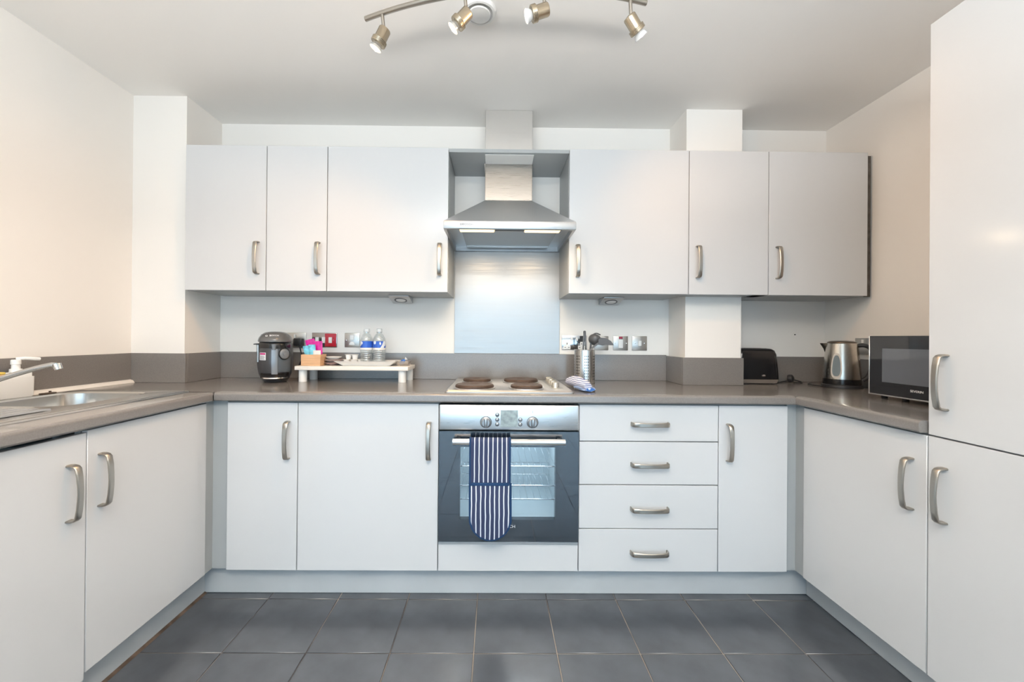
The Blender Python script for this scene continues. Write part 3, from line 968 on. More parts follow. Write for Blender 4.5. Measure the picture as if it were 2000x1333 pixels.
t = plate('steel double socket behind the coffee machine', -1.262, -1.140, 1.059, 1.144, M_PLATE)
uk_outlet(t, -1.235, 1.088)
uk_outlet(t, -1.168, 1.088)
rocker(t, -1.202, 1.124)
t = plate('dark double plate with red right half above the wooden box', -1.106, -0.963, 1.0615, 1.1445, M_PLATED, 'switch', 'wall_switch')
lab(MB().box(-1.032, -0.9675, YB - 0.0075, YB - 0.0062, 1.066, 1.140, 0.0006, 1).build('red_panel', mat('red_enamel', (0.46, 0.015, 0.03), 0.25), t), 'red panel')
for x in (-1.076, -1.039, -1.0005):
    rocker(t, x, 1.103, 0.019, 0.033)
screws(t, -1.097, -0.984, 1.103)
t = plate('single steel spur plate just left of the water bottles', -0.920, -0.835, 1.0630, 1.1445, M_PLATE, 'switch', 'wall_switch')
rocker(t, -0.878, 1.119, 0.022, 0.028)
MB().prism([(-0.878 + 0.016 * math.cos(a), 1.077 + 0.018 * math.sin(a)) for a in [PI * i / 10 for i in range(11)]], 'y', YB - 0.0095, YB - 0.0062).build('flex_outlet', M_WHITE, t)
screws(t, -0.911, -0.844, 1.103)
t = plate('polished double socket behind the utensil holder', 0.318, 0.460, 1.0585, 1.1415, M_PLATEC)
uk_outlet(t, 0.348, 1.082)
uk_outlet(t, 0.431, 1.082)
for x in (0.375, 0.404):
    rocker(t, x, 1.120, 0.012, 0.020)
lab(MB().box(0.421, 0.457, YB - 0.0074, YB - 0.0062, 1.106, 1.138, 0.0006, 1).build('dark_insert', M_BLACKM, t), 'dark insert')
t = plate('blank steel plate partly hidden by the spatula', 0.503, 0.586, 1.058, 1.138, M_PLATE, 'switch', 'wall_switch')
screws(t, 0.512, 0.577, 1.098)
t = plate('steel switch plate with a red neon window', 0.613, 0.698, 1.0575, 1.139, M_PLATE, 'switch', 'wall_switch')
rocker(t, 0.655, 1.095, 0.025, 0.048)
lab(MB().box(0.645, 0.666, YB - 0.009, YB - 0.006, 1.123, 1.136, 0.001, 1).build('neon_window', mat('red_neon', (0.35, 0.02, 0.05), 0.2), t), 'red neon window')
screws(t, 0.622, 0.689, 1.098)
t = plate('steel single switch plate, the rightmost on the back wall', 0.721, 0.807, 1.0575, 1.140, M_PLATE, 'switch', 'wall_switch')
rocker(t, 0.765, 1.099, 0.018, 0.029)
screws(t, 0.738, 0.792, 1.099)
t = thing('wall_socket', 'steel double socket on the right wall behind the kettle', 'socket', (XR, 0.31, 1.1), group=SG)
MB().box(XR - 0.0065, XR - 0.0004, 0.240, 0.386, 1.055, 1.138, 0.0025, 2).build('face_plate', M_PLATE, t)
MB().box(XR - 0.0095, XR - 0.006, 0.335, 0.347, 1.112, 1.130, 0.001, 1).build('rocker', M_WHITE, t)

# ------------------------------------------------------------------ coffee machine, its plug
t = thing('coffee_machine', 'dark grey pod coffee machine left of the white riser shelf', 'coffee machine', (-1.212, 0.400, TOPZ))
QX, QY, QZ = -1.212, 0.400, TOPZ + 0.0005
M_CM = mat('charcoal_plastic', (0.050, 0.050, 0.054), 0.28, spec=0.5)
M_CM2 = mat('smoke_lid', (0.12, 0.12, 0.12), 0.14, spec=0.6)
M_CM3 = mat('grey_insert', (0.22, 0.24, 0.26), 0.25, 0.3)
SYF = 1.28
t.rotation_euler = (0, 0, 0.44)
body = [(0.048, 0), (0.056, 0.004), (0.0665, 0.02), (0.0765, 0.045), (0.082, 0.075), (0.0835, 0.10), (0.082, 0.15), (0.078, 0.195), (0.074, 0.206)]
MB().lathe(body, (QX, QY, QZ), seg=40, sy=SYF).build('body', M_CM, t)
lidp = [(0.076, 0.2065), (0.0805, 0.208), (0.081, 0.214), (0.0775, 0.228), (0.066, 0.245), (0.048, 0.2565), (0.024, 0.2605), (0.004, 0.261)]
ld = MB().lathe(lidp, (QX, QY - 0.006, QZ), seg=40, sy=SYF * 1.03).build('lid', M_CM2, t)


def on_body(x, z, off=0.0):
    """point on the front of the body at local x and height z, with its outward normal"""
    r = 0.0
    for (r0, h0), (r1, h1) in zip(body, body[1:]):
        if h0 <= z <= h1:
            r = r0 + (r1 - r0) * (z - h0) / (h1 - h0)
    c = max(-1, min(1, x / r))
    s = -math.sqrt(1 - c * c)
    n = Vector((c / 1.0, s / SYF, 0)).normalized()
    return Vector((QX + r * c, QY + r * SYF * s, QZ + z)) + n * off, n


def body_patch(x0, x1, z0, z1, off, th, material, name, parent, nx=8, nz=4):
    mm = MB()
    fr_, bk = [], []
    for j in range(nz + 1):
        z = z0 + (z1 - z0) * j / nz
        fr_.append([mm.bm.verts.new(on_body(x0 + (x1 - x0) * i / nx, z, off + th)[0]) for i in range(nx + 1)])
        bk.append([mm.bm.verts.new(on_body(x0 + (x1 - x0) * i / nx, z, off)[0]) for i in range(nx + 1)])
    for j in range(nz):
        for i in range(nx):
            mm.bm.faces.new((fr_[j][i], fr_[j][i + 1], fr_[j + 1][i + 1], fr_[j + 1][i]))
            mm.bm.faces.new((bk[j][i], bk[j + 1][i], bk[j + 1][i + 1], bk[j][i + 1]))
    for i in range(nx):
        mm.bm.faces.new((fr_[0][i], bk[0][i], bk[0][i + 1], fr_[0][i + 1]))
        mm.bm.faces.new((fr_[nz][i], fr_[nz][i + 1], bk[nz][i + 1], bk[nz][i]))
    for j in range(nz):
        mm.bm.faces.new((fr_[j][0], fr_[j + 1][0], bk[j + 1][0], bk[j][0]))
        mm.bm.faces.new((fr_[j][nx], bk[j][nx], bk[j + 1][nx], fr_[j + 1][nx]))
    return mm.build(name, material, parent)


body_patch(-0.066, 0.066, 0.176, 0.204, 0.0005, 0.004, M_BLACK, 'brew_slot', t)
body_patch(-0.012, 0.014, 0.045, 0.172, 0.0005, 0.005, M_CM3, 'column', t)
body_patch(0.016, 0.068, 0.055, 0.172, 0.0005, 0.002, mat('slate_panel', (0.09, 0.105, 0.12), 0.2), 'front_panel', t)
p, n = on_body(-0.002, 0.18, 0.006)
MB().cyl(p + Vector((0, 0, 0.016)), p - Vector((0, 0, 0.012)), 0.011, 0.008, 16).build('nozzle', M_CM3, t)
p, n = on_body(0.040, 0.148, 0.003)
dl = MB().lathe([(0.026, 0), (0.026, 0.006), (0.022, 0.009), (0.012, 0.009), (0.011, 0.012), (0.003, 0.013)], p, n, 28).build('dial', M_CM3, t)
MB().torus(p + n * 0.005, n, 0.028, 0.003, 28, 8).build('dial_ring', M_BLACK, dl)
body_patch(-0.060, 0.060, 0.022, 0.050, 0.0005, 0.003, M_BLACK, 'drip_recess', t, 12)
dt = MB().lathe([(0.060, 0), (0.064, 0.003), (0.062, 0.008), (0.03, 0.008)], (QX, QY - 0.030, QZ + 0.020), seg=32, sy=1.20).build('drip_tray', M_CHROME, t)
body_patch(-0.066, -0.038, 0.116, 0.154, 0.0006, 0.0006, M_LET, 'sticker', t)
body_patch(-0.064, -0.040, 0.143, 0.152, 0.0013, 0.0003, mat('pink_print', (0.55, 0.03, 0.20), 0.5), 'sticker_print', t)
for k in range(4):
    body_patch(-0.063, -0.042 - 0.003 * (k % 2), 0.120 + 0.005 * k, 0.122 + 0.005 * k, 0.0013, 0.0003, M_INK, 'sticker_print', t)
text('BOSCH', 0.013, (QX - 0.002, QY - 0.0965, QZ + 0.2395), Matrix.Rotation(math.radians(52), 3, 'X'), M_LET, 'lettering', ld, 0.0012)
MB().torus((QX - 0.036, QY - 0.0935, QZ + 0.2380), (0, -0.62, 0.78), 0.0045, 0.0010, 18, 6).build('emblem', M_LET, ld)
# water tank with its lid lip at the left
MB().prism([(QX - 0.089, QY + 0.01), (QX - 0.078, QY - 0.05), (QX - 0.074, QY - 0.05), (QX - 0.074, QY + 0.10), (QX - 0.089, QY + 0.09)], 'z', QZ + 0.105, QZ + 0.192).build('water_tank', clear('tank_plastic', (0.80, 0.85, 0.86), 0.15, 0.05, 0.35), t)
MB().box(QX - 0.097, QX - 0.076, QY - 0.045, QY + 0.09, QZ + 0.193, QZ + 0.198, 0.0015, 1).build('tank_lid', M_BLACKM, t)

t = thing('power_plug', 'black plug and looped cable in the socket behind the coffee machine', 'plug', (-1.168, 0.56, 1.09))
MB().box(-1.192, -1.146, YB - 0.05, YB - 0.0085, 1.070, 1.112, 0.006, 2).build('plug_body', M_BLACKM, t)
cbl = [(-1.158, 0.545, 1.075), (-1.150, 0.54, 1.05), (-1.146, 0.545, 1.02), (-1.149, 0.55, 0.99), (-1.160, 0.553, 0.965), (-1.155, 0.55, 0.945), (-1.138, 0.552, 0.955), (-1.133, 0.556, 0.978),
       (-1.150, 0.562, 0.985), (-1.168, 0.562, 0.960), (-1.165, 0.56, 0.925), (-1.150, 0.556, 0.900), (-1.168, 0.556, 0.893)]


def smooth_path(pts, k=4):
    P = [Vector(p) for p in pts]
    out = []
    for i in range(len(P) - 1):
        p0, p1, p2, p3 = P[max(i - 1, 0)], P[i], P[i + 1], P[min(i + 2, len(P) - 1)]
        for j in range(k):
            u = j / k
            out.append(0.5 * ((2 * p1) + (p2 - p0) * u + (2 * p0 - 5 * p1 + 4 * p2 - p3) * u * u + (3 * p1 - p0 - 3 * p2 + p3) * u ** 3))
    out.append(P[-1])
    return out


MB().tube(smooth_path(cbl), 0.0035, 8).build('cable', M_BLACKM, t)

# ------------------------------------------------------------------ riser shelf and what stands on it
RZ = 0.9705
t = thing('riser_shelf', 'white wooden riser shelf on four round legs on the back worktop', 'shelf', (-0.8, 0.46, TOPZ))
M_RW = mat('limed_white_wood', (0.78, 0.74, 0.68), 0.45, noise=(9, 0.05, (1, 12, 12)))
rx0, rx1, ry0, ry1 = -1.094, -0.511, 0.36, 0.545
MB().box(rx0, rx1, ry0, ry1, RZ - 0.021, RZ, 0.0025, 2).build('shelf_board', M_RW, t)
for x, y in ((-1.066, 0.395), (-0.548, 0.395), (-1.066, 0.520), (-0.538, 0.520)):
    MB().lathe([(0.0205, 0), (0.0205, RZ - 0.0217 - TOPZ)], (x, y, TOPZ + 0.0005), seg=28).build('leg', M_WHITE, t)

Z = RZ + 0.0005
t = thing('wooden_box', 'small open pale wooden box of drink sachets on the riser shelf', 'box', (-1.02, 0.41, Z))
M_OAK = mat('pale_oak', (0.62, 0.37, 0.20), 0.5, noise=(6, 0.14, (2, 2, 18)))
wx0_, wx1_, wy0, wy1, wh = -1.069, -0.968, 0.376, 0.452, 0.058
MB().box(wx0_, wx1_, wy0, wy0 + 0.007, Z, Z + wh, 0.001, 1).build('front_panel', M_OAK, t)
MB().box(wx0_, wx1_, wy1 - 0.007, wy1, Z, Z + wh, 0.001, 1).build('back_panel', M_OAK, t)
for x in (wx0_, wx1_ - 0.007):
    MB().box(x, x + 0.007, wy0 + 0.0072, wy1 - 0.0072, Z, Z + wh, 0.001, 1).build('side_panel', M_OAK, t)
MB().box(wx0_ + 0.0072, wx1_ - 0.0072, wy0 + 0.0072, wy1 - 0.0072, Z, Z + 0.005).build('base_panel', M_OAK, t)

M_PINK = mat('magenta_foil', (0.60, 0.015, 0.28), 0.3, noise=(40, 0.35))
M_CYAN = mat('pale_blue_foil', (0.18, 0.55, 0.72), 0.3, noise=(45, 0.45))
M_SACH = mat('white_paper', (0.80, 0.78, 0.74), 0.6)


def sachet(label, mtl, x, y, z, w, h, lean, tilt, th=0.006):
    t = thing('sachet', label, 'sachet', (x, y, z), 0, 'drink sachets in the wooden box', local=True)
    t.rotation_euler = (tilt, lean, 0)
    loops = []
    for zz, q in ((0, 0.25), (0.006, 0.25), (0.012, 0.8), (h * 0.5, 1.0), (h - 0.012, 0.8), (h - 0.006, 0.25), (h, 0.25)):
        loops.append([(w / 2 * math.cos(a) * (1 if abs(math.cos(a)) > 0.9 else 0.96), th / 2 * q * math.sin(a), zz) for a in [2 * PI * i / 12 for i in range(12)]])
    MB().loft(loops).build('sachet_pouch', mtl, t)
    for zz in (0.003, h - 0.003):
        MB().box(-w / 2 * 0.9, w / 2 * 0.9, -0.0016, 0.0016, zz - 0.003, zz + 0.003).build('sealed_edge', mtl, t)
    return t


sachet('magenta sachet at the back left of the wooden box', M_PINK, -1.020, 0.438, Z + 0.0055, 0.050, 0.135, -0.24, 0.0)
sachet('magenta sachet at the back right of the wooden box', M_PINK, -1.004, 0.4285, Z + 0.0055, 0.052, 0.122, -0.02, 0.0)
sachet('pale blue sachet leaning left out of the wooden box', M_CYAN, -1.038, 0.419, Z + 0.0055, 0.034, 0.100, -0.26, 0.0)
sachet('pale blue sachet upright in front of the magenta ones', M_CYAN, -1.0215, 0.4105, Z + 0.0055, 0.036, 0.104, -0.06, 0.0)
sachet('white paper sachet at the front right of the wooden box', M_SACH, -0.997, 0.4015, Z + 0.0055, 0.040, 0.074, 0.0, 0.0)

# stacked dishes
M_MAUVE = mat('mauve_glaze', (0.30, 0.20, 0.19), 0.3)
M_TAUPE = mat('taupe_glaze', (0.42, 0.33, 0.31), 0.3)


def dish(label, mtl, z, r, h):
    t = thing('small_dish', label, 'dish', (-0.930, 0.455, z), group='stacked small dishes')
    MB().lathe([(r * 0.55, 0), (r * 0.60, 0.002), (r * 0.93, h * 0.75), (r, h), (r * 0.97, h), (r * 0.88, h * 0.72), (r * 0.55, 0.004)], (-0.930, 0.455, z), seg=32).build('dish_body', mtl, t)
    MB().torus((-0.930, 0.455, z + h), (0, 0, 1), r * 0.985, 0.0011, 32, 6).build('dish_rim', mtl, t)


dish('mauve brown dish at the bottom of the stack on the riser', M_MAUVE, Z, 0.050, 0.014)
dish('taupe dish in the middle of the stack on the riser', M_TAUPE, Z + 0.0152, 0.050, 0.014)
dish('small white bowl on top of the dish stack', M_CERAM, Z + 0.0304, 0.041, 0.013)

# tray
t = thing('serving_tray', 'white ceramic rectangular tray with flared rim on the riser shelf', 'tray', (-0.74, 0.45, Z))
lo = []
for h, hx, hy in ((0, 0.125, 0.052), (0.003, 0.128, 0.054), (0.022, 0.158, 0.076), (0.025, 0.160, 0.078), (0.0255, 0.155, 0.073), (0.007, 0.126, 0.050), (0.005, 0.120, 0.046)):
    lo.append([(x, y, Z + h) for x, y in rrect(-0.7415, 0.452, hx, hy, 0.010, 3)])
MB().loft(lo).build('tray_body', M_CERAM, t)
TZ = Z + 0.0055

# water bottles
M_PET = clear('clear_bottle_plastic', (0.90, 0.94, 0.95), 0.16, 0.04, 0.10)
M_LBL = bpy.data.materials.new('blue_label')
M_LBL.use_nodes = True
_nt = M_LBL.node_tree
_b = _nt.nodes['Principled BSDF']
_b.inputs['Roughness'].default_value = 0.35
_tc = _nt.nodes.new('ShaderNodeTexCoord')
_mp = _nt.nodes.new('ShaderNodeMapping')
_mp.inputs['Scale'].default_value = (1, 1, 0.6)
_nz = _nt.nodes.new('ShaderNodeTexNoise')
_nz.inputs['Scale'].default_value = 28
_nz.inputs['Detail'].default_value = 1
_rp = _nt.nodes.new('ShaderNodeValToRGB')
_rp.color_ramp.interpolation = 'CONSTANT'
_rp.color_ramp.elements[0].color = (0.03, 0.12, 0.55, 1)
_rp.color_ramp.elements[1].position = 0.56
_rp.color_ramp.elements[1].color = (0.80, 0.85, 0.90, 1)
_nt.links.new(_tc.outputs['Object'], _mp.inputs[0])
_nt.links.new(_mp.outputs[0], _nz.inputs['Vector'])
_nt.links.new(_nz.outputs['Fac'], _rp.inputs[0])
_nt.links.new(_rp.outputs[0], _b.inputs['Base Color'])
t = thing('water_bottle', 'left of the two clear water bottles on the tray', 'bottle', (-0.757, 0.462, TZ), group='water bottles on the tray')
c = (-0.757, 0.462, TZ)
pr = [(0.020, 0.004), (0.028, 0), (0.0325, 0.005)]
for i in range(6):
    h = 0.014 + i * 0.011
    pr += [(0.0325, h), (0.0308, h + 0.0035), (0.0325, h + 0.007)]
pr += [(0.0328, 0.084), (0.0328, 0.128), (0.030, 0.140), (0.022, 0.157), (0.013, 0.167), (0.0125, 0.176)]
MB().lathe(pr, c, seg=28).build('bottle_body', M_PET, t)
lb = MB().lathe([(0.0334, 0.089), (0.0334, 0.124)], c, seg=32, cap0=False, cap1=False).build('label_band', M_LBL, t)
MB().lathe([(0.0335, 0.078), (0.0335, 0.0885)], c, seg=32, cap0=False, cap1=False).build('label_strip', M_SACH, t)
MB().lathe([(0.0148, 0.1745), (0.0150, 0.176), (0.0148, 0.190), (0.012, 0.192)], c, seg=24).build('cap', M_WHITE, t)
MB().lathe([(0.016, 0.1715), (0.016, 0.1735)], c, seg=24).build('neck_ring', clear('neck_plastic', (0.6, 0.62, 0.63), 0.2), t)
b2 = copy_tree(t)
b2.location = (-0.688, 0.460, TZ)
b2.rotation_euler = (0, 0, 2.1)
b2['label'] = 'right of the two clear water bottles on the tray'

# milk pots
cup_pts = [(-0.853, 0.437), (-0.815, 0.436), (-0.795, 0.468)]
t = thing('milk_pot', 'little white milk pot at the left of the bottom row on the tray', 'milk pot', (cup_pts[0][0], cup_pts[0][1], TZ), group='milk pots on the tray')
c = (cup_pts[0][0], cup_pts[0][1], TZ)
MB().lathe([(0.0115, 0), (0.012, 0.001), (0.0158, 0.024)], c, seg=20).build('pot_body', M_WHITE, t)
MB().lathe([(0.0185, 0.0242), (0.0185, 0.0256), (0.0165, 0.026)], c, seg=20).build('foil_lid', M_SACH, t)
for (x, y, z, l) in ((cup_pts[1][0], cup_pts[1][1], TZ, 'little white milk pot in the middle of the bottom row on the tray'),
                     (cup_pts[2][0], cup_pts[2][1], TZ, 'little white milk pot nearest the water bottles'),
                     (-0.848, 0.446, TZ + 0.0263, 'little white milk pot stacked on the left bottom pot'),
                     (-0.812, 0.444, TZ + 0.0263, 'little white milk pot stacked on the middle bottom pot')):
    k = copy_tree(t)
    k.location = (x, y, z)
    k['label'] = l

# clear dish with a wrapped biscuit
t = thing('glass_dish', 'small clear glass dish at the right end of the riser shelf', 'dish', (-0.548, 0.45, Z))
lo = []
for h, k in ((0, 0.030), (0.002, 0.032), (0.026, 0.040), (0.026, 0.038), (0.004, 0.029)):
    lo.append([(x, y, Z + h) for x, y in rrect(-0.553, 0.445, k, k * 0.9, 0.012, 3)])
MB().loft(lo).build('dish_body', clear('tinted_glass', (0.80, 0.76, 0.72), 0.18, 0.04, 0.12), t)
MB().torus((-0.553, 0.445, Z + 0.0062), (0, 0, 1), 0.022, 0.0015, 24, 6).build('dish_foot', M_GLASS, t)
t = thing('wrapped_sweet', 'blue and white wrapped sweet in the small glass dish', 'sweet', (-0.553, 0.443, Z + 0.009), 0.5)
ORG[t.name] = Vector((0, 0, 0))
t.rotation_euler = (0, -0.5, 0.4)
MB().lathe([(0.004, -0.018), (0.010, -0.010), (0.0115, 0), (0.010, 0.010), (0.004, 0.018)], (0, 0, 0.012), (1, 0, 0.2), 14).build('sweet_body', mat('blue_wrapper', (0.05, 0.18, 0.55), 0.25, noise=(70, 0.6)), t)
for s in (-1, 1):
    MB().lathe([(0.003, 0), (0.011, 0.010)], (s * 0.0185, 0, 0.012 + s * 0.0037), (s, 0, 0.2 * s), 12).build('wrapper_twist', M_SACH, t)

# ------------------------------------------------------------------ utensil holder and utensils
t = thing('utensil_holder', 'perforated stainless steel utensil holder right of the hob', 'holder', (0.418, 0.44, TOPZ))
HC = Vector((0.418, 0.44, TOPZ + 0.0006))
R = 0.0545
MB().lathe([(R - 0.003, 0), (R, 0.003), (R, 0.177), (R - 0.0015, 0.178), (R - 0.0035, 0.177), (R - 0.0035, 0.004)], HC, seg=56).build('cylinder', M_STEELV, t)
hm = MB()
for row in range(9):
    z = 0.022 + row * 0.0152
    for grp in range(7):
        for q in range(3):
            a = grp * 2 * PI / 7 + (q - 1) * 0.16 - PI / 2 - 0.02
            n = Vector((math.cos(a), math.sin(a), 0))
            p = HC + n * (R - 0.0010) + Vector((0, 0, z))
            hm.lathe([(0.0027, 0), (0.0027, 0.0013)], p, n, 8)
hm = hm.build('perforations', M_DARK, t)
hm['kind'] = 'stuff'
for zz in (0.002, 0.1765):
    MB().torus(HC + Vector((0, 0, zz)), (0, 0, 1), R, 0.0016, 48, 8).build('rim', M_CHROME, t)
UG2 = 'utensils standing in the steel holder'
M_UT = mat('grey_utensil', (0.11, 0.11, 0.113), 0.4, 0.2)
t = thing('tongs', 'grey kitchen tongs standing upright in the utensil holder', 'utensil', (0.415, 0.44, TOPZ + 0.006), group=UG2)
for s in (-1, 1):
    MB().sweep([(0.416 + s * 0.014, 0.440, TOPZ + 0.008), (0.417 + s * 0.010, 0.438, 1.02), (0.417 + s * 0.006, 0.437, 1.10), (0.416 + s * 0.003, 0.436, 1.155)],
               [(-0.003, -0.006), (0.003, -0.006), (0.003, 0.006), (-0.003, 0.006)], (0, 1, 0)).build('tong_arm', M_UT, t)
MB().lathe([(0.006, 0), (0.0075, 0.004), (0.0065, 0.014), (0.003, 0.016)], (0.416, 0.436, 1.150), seg=14).build('hinge', M_UT, t)
t = thing('ladle', 'grey ladle with a round bowl leaning right in the utensil holder', 'utensil', (0.44, 0.45, TOPZ + 0.006), group=UG2)
MB().sweep(smooth_path([(0.437, 0.446, TOPZ + 0.008), (0.444, 0.446, 1.00), (0.450, 0.443, 1.07), (0.452, 0.440, 1.11)]), [(-0.005, -0.002), (0.005, -0.002), (0.005, 0.002), (-0.005, 0.002)], (0, 1, 0)).build('ladle_handle', M_UT, t)
lm = MB()
lp = []
for i in range(9):
    a = PI / 2 * i / 8
    lp.append((0.034 * math.cos(a) + 0.0005, -0.030 * math.sin(a)))
prof = lp[::-1] + [(0.032, 0.001)] + [(max(0.0005, r - 0.003), h + 0.002) for r, h in lp]
lm.lathe(prof, (0.474, 0.446, 1.120), (0.35, 0.75, 0.55), 24)
lm.build('ladle_bowl', M_UT, t)
MB().tube(smooth_path([(0.452, 0.440, 1.108), (0.458, 0.436, 1.140), (0.478, 0.434, 1.152), (0.500, 0.432, 1.144)]), 0.0035, 8).build('ladle_hook', M_UT, t)
t = thing('spatula', 'dark grey angled spatula pointing right from the utensil holder', 'utensil', (0.45, 0.42, TOPZ + 0.006), group=UG2)
MB().sweep(smooth_path([(0.432, 0.412, TOPZ + 0.008), (0.446, 0.410, 1.02), (0.446, 0.410, 1.066), (0.480, 0.392, 1.100)]), [(-0.005, -0.002), (0.005, -0.002), (0.005, 0.002), (-0.005, 0.002)], (0, 1, 0)).build('spatula_handle', mat('utensil_shaft', (0.25, 0.25, 0.25), 0.3, 0.8), t)
bl = [(0.478, 1.092), (0.478, 1.122), (0.496, 1.130), (0.520, 1.126), (0.545, 1.112), (0.561, 1.090), (0.540, 1.090), (0.520, 1.092), (0.500, 1.088)]
MB().prism(bl, 'y', 0.3885, 0.3915, 0.001, 1).build('spatula_blade', M_UT, t)

# rolled cloth beside the hob
t = thing('tea_towel', 'rolled blue and white striped cloth beside the hob', 'cloth', (0.325, 0.16, TOPZ))
ORG[t.name] = Vector((0, 0, 0))
M_TEA = stripes('blue_check_cloth', (0.74, 0.74, 0.80), (0.10, 0.13, 0.33), 0.0075, 0.32, 'Z', 0.1, 0.012)
M_TEA2 = stripes('blue_dash_cloth', (0.70, 0.76, 0.85), (0.06, 0.18, 0.50), 0.0065, 0.5, 'Y', 0.3, 0.02)
t.rotation_euler = (0, 0, 0.20)


def lump(path, ra, rb, mtl, name, wr=0.12, seed=1):
    rnd = random.Random(seed)
    ph = [rnd.uniform(0, 6.28) for _ in range(4)]
    loops = []
    n = len(path)
    for i, p in enumerate(path):
        u = i / (n - 1)
        k = math.sin(PI * min(1, max(0, 0.08 + 0.84 * u))) ** 0.35
        loops.append([(p[0] + ra * k * math.cos(a) * (1 + wr * math.sin(3 * a + ph[0] + 5 * u)), p[1] + 0.004 * math.sin(5 * a + ph[1]),
                       max(0.0006, p[2] + rb * k * math.sin(a) * (1 + wr * math.sin(4 * a + ph[2] - 4 * u)))) for a in [2 * PI * j / 20 for j in range(20)]])
    MB().loft(loops).build(name, mtl, t)


lump([(0.0, 0.115 - 0.23 * i / 12, 0.026 + 0.010 * math.sin(i * 0.26)) for i in range(13)], 0.028, 0.0255, M_TEA, 'cloth_roll', 0.07, 3)
lump([(0.010, 0.01 - 0.125 * i / 8, 0.013) for i in range(9)], 0.036, 0.0125, M_TEA2, 'cloth_end', 0.14, 5)

# ------------------------------------------------------------------ toaster
t = thing('toaster', 'black two-slice toaster with chrome base beside the boxed pipe', 'toaster', (1.35, 0.49, TOPZ))
TX0, TX1, TY0, TY1 = 1.238, 1.468, 0.425, 0.562
TB = TOPZ + 0.0006
lo = []
for h, dx, dy in ((0.026, 0.0, 0.0), (0.10, 0.004, 0.003), (0.160, 0.010, 0.006), (0.180, 0.016, 0.012), (0.189, 0.026, 0.022), (0.1915, 0.040, 0.035)):
    lo.append([(x, y, TB + h) for x, y in rrect((TX0 + TX1) / 2, (TY0 + TY1) / 2, (TX1 - TX0) / 2 - dx, (TY1 - TY0) / 2 - dy, 0.024 - 0.0 * dx, 5)])
MB().loft(lo).build('body', M_BLACK, t)
MB().box(TX0 + 0.055, TX1 - 0.055, TY0 + 0.037, TY0 + 0.060, TB + 0.1916, TB + 0.1922).box(TX0 + 0.055, TX1 - 0.055, TY1 - 0.060, TY1 - 0.037, TB + 0.1916, TB + 0.1922).build('bread_slot', M_DARK, t)
lo = [[(x, y, TB + h) for x, y in rrect((TX0 + TX1) / 2, (TY0 + TY1) / 2, (TX1 - TX0) / 2 - e, (TY1 - TY0) / 2 - e, 0.02, 4)] for h, e in ((0.005, 0.008), (0.012, 0.004), (0.0255, 0.001))]
MB().loft(lo).build('chrome_base', M_CHROME, t)
for x in (TX0 + 0.035, TX1 - 0.035):
    for y in (TY0 + 0.03, TY1 - 0.03):
        MB().lathe([(0.011, 0), (0.011, 0.0048)], (x, y, TB), seg=14).build('foot', M_BLACKM, t)
MB().box(TX0 + 0.002, TX0 + 0.012, TY0 - 0.002, TY0 + 0.012, TB + 0.03, TB + 0.183, 0.003, 2).build('end_strip', M_CHROME, t)
MB().lathe([(0.0105, 0), (0.0105, 0.0012), (0.008, 0.002)], (0, 0, 0), (0, -1, 0), 20).xform(Matrix.Translation((1.375, TY0 - 0.0002, TB + 0.046)) @ Matrix.Diagonal((1.0, 1.0, 0.45, 1))).build('badge', M_CHROME, t)
cbl = [(1.462, 0.50, TB + 0.010), (1.485, 0.49, TB + 0.004), (1.520, 0.50, TB + 0.006), (1.560, 0.51, TB + 0.012)]
MB().tube(smooth_path(cbl), 0.0032, 8).build('cable', M_BLACKM, t)
t = thing('power_plug', 'loose black plug lying on the worktop right of the toaster', 'plug', (1.585, 0.515, TOPZ))
MB().lathe([(0.012, 0), (0.021, 0.004), (0.0225, 0.012), (0.020, 0.024), (0.010, 0.030)], (1.572, 0.520, TB + 0.0225), (0.5, -0.6, 0.1), 18).build('plug_body', M_BLACKM, t)
MB().tube(smooth_path([(1.595, 0.505, TB + 0.018), (1.620, 0.505, TB + 0.012), (1.648, 0.515, TB + 0.0042), (1.636, 0.500, TB + 0.0035), (1.605, 0.485, TB + 0.0035), (1.575, 0.480, TB + 0.0035)]), 0.0032, 8).build('cable', M_BLACKM, t)

# ------------------------------------------------------------------ kettle
t = thing('kettle', 'brushed steel jug kettle with black base left of the microwave', 'kettle', (1.698, 0.312, TOPZ))
K = Vector((1.698, 0.312, TOPZ + 0.0006))
M_KET = brushed('kettle_steel', (0.60, 0.56, 0.50), 0.24, (14, 14, 0.3))
MB().lathe([(0.083, 0), (0.084, 0.004), (0.082, 0.014), (0.078, 0.017)], K, seg=40).build('power_base', M_BLACKM, t)
MB().lathe([(0.077, 0.0175), (0.0775, 0.022), (0.0765, 0.044)], K, seg=40).build('base_ring', M_BLACK, t)
kp = [(0.0765, 0.0445), (0.0765, 0.060), (0.074, 0.10), (0.069, 0.16), (0.065, 0.205), (0.0635, 0.222), (0.061, 0.224)]
kb = MB().lathe(kp, K, seg=48).build('jug', M_KET, t)
MB().lathe([(0.060, 0.2245), (0.058, 0.230), (0.045, 0.235), (0.018, 0.237), (0.004, 0.237)], K, seg=40).build('lid', mat('bronze_lid', (0.10, 0.075, 0.055), 0.35, 0.5), t)
sd = Vector((-0.80, 0.55, 0)).normalized()
sq = Vector((-sd.y, sd.x, 0))
lo = []
for h, o, w in ((0.170, 0.066, 0.004), (0.195, 0.073, 0.014), (0.220, 0.087, 0.020), (0.2235, 0.088, 0.020)):
    c = K + Vector((0, 0, h))
    lo.append([c + sq * w + sd * 0.060, c + sq * w * 0.6 + sd * (o - 0.008), c + sd * o, c - sq * w * 0.6 + sd * (o - 0.008), c - sq * w + sd * 0.060])
MB().loft(lo).build('spout', M_KET, t)
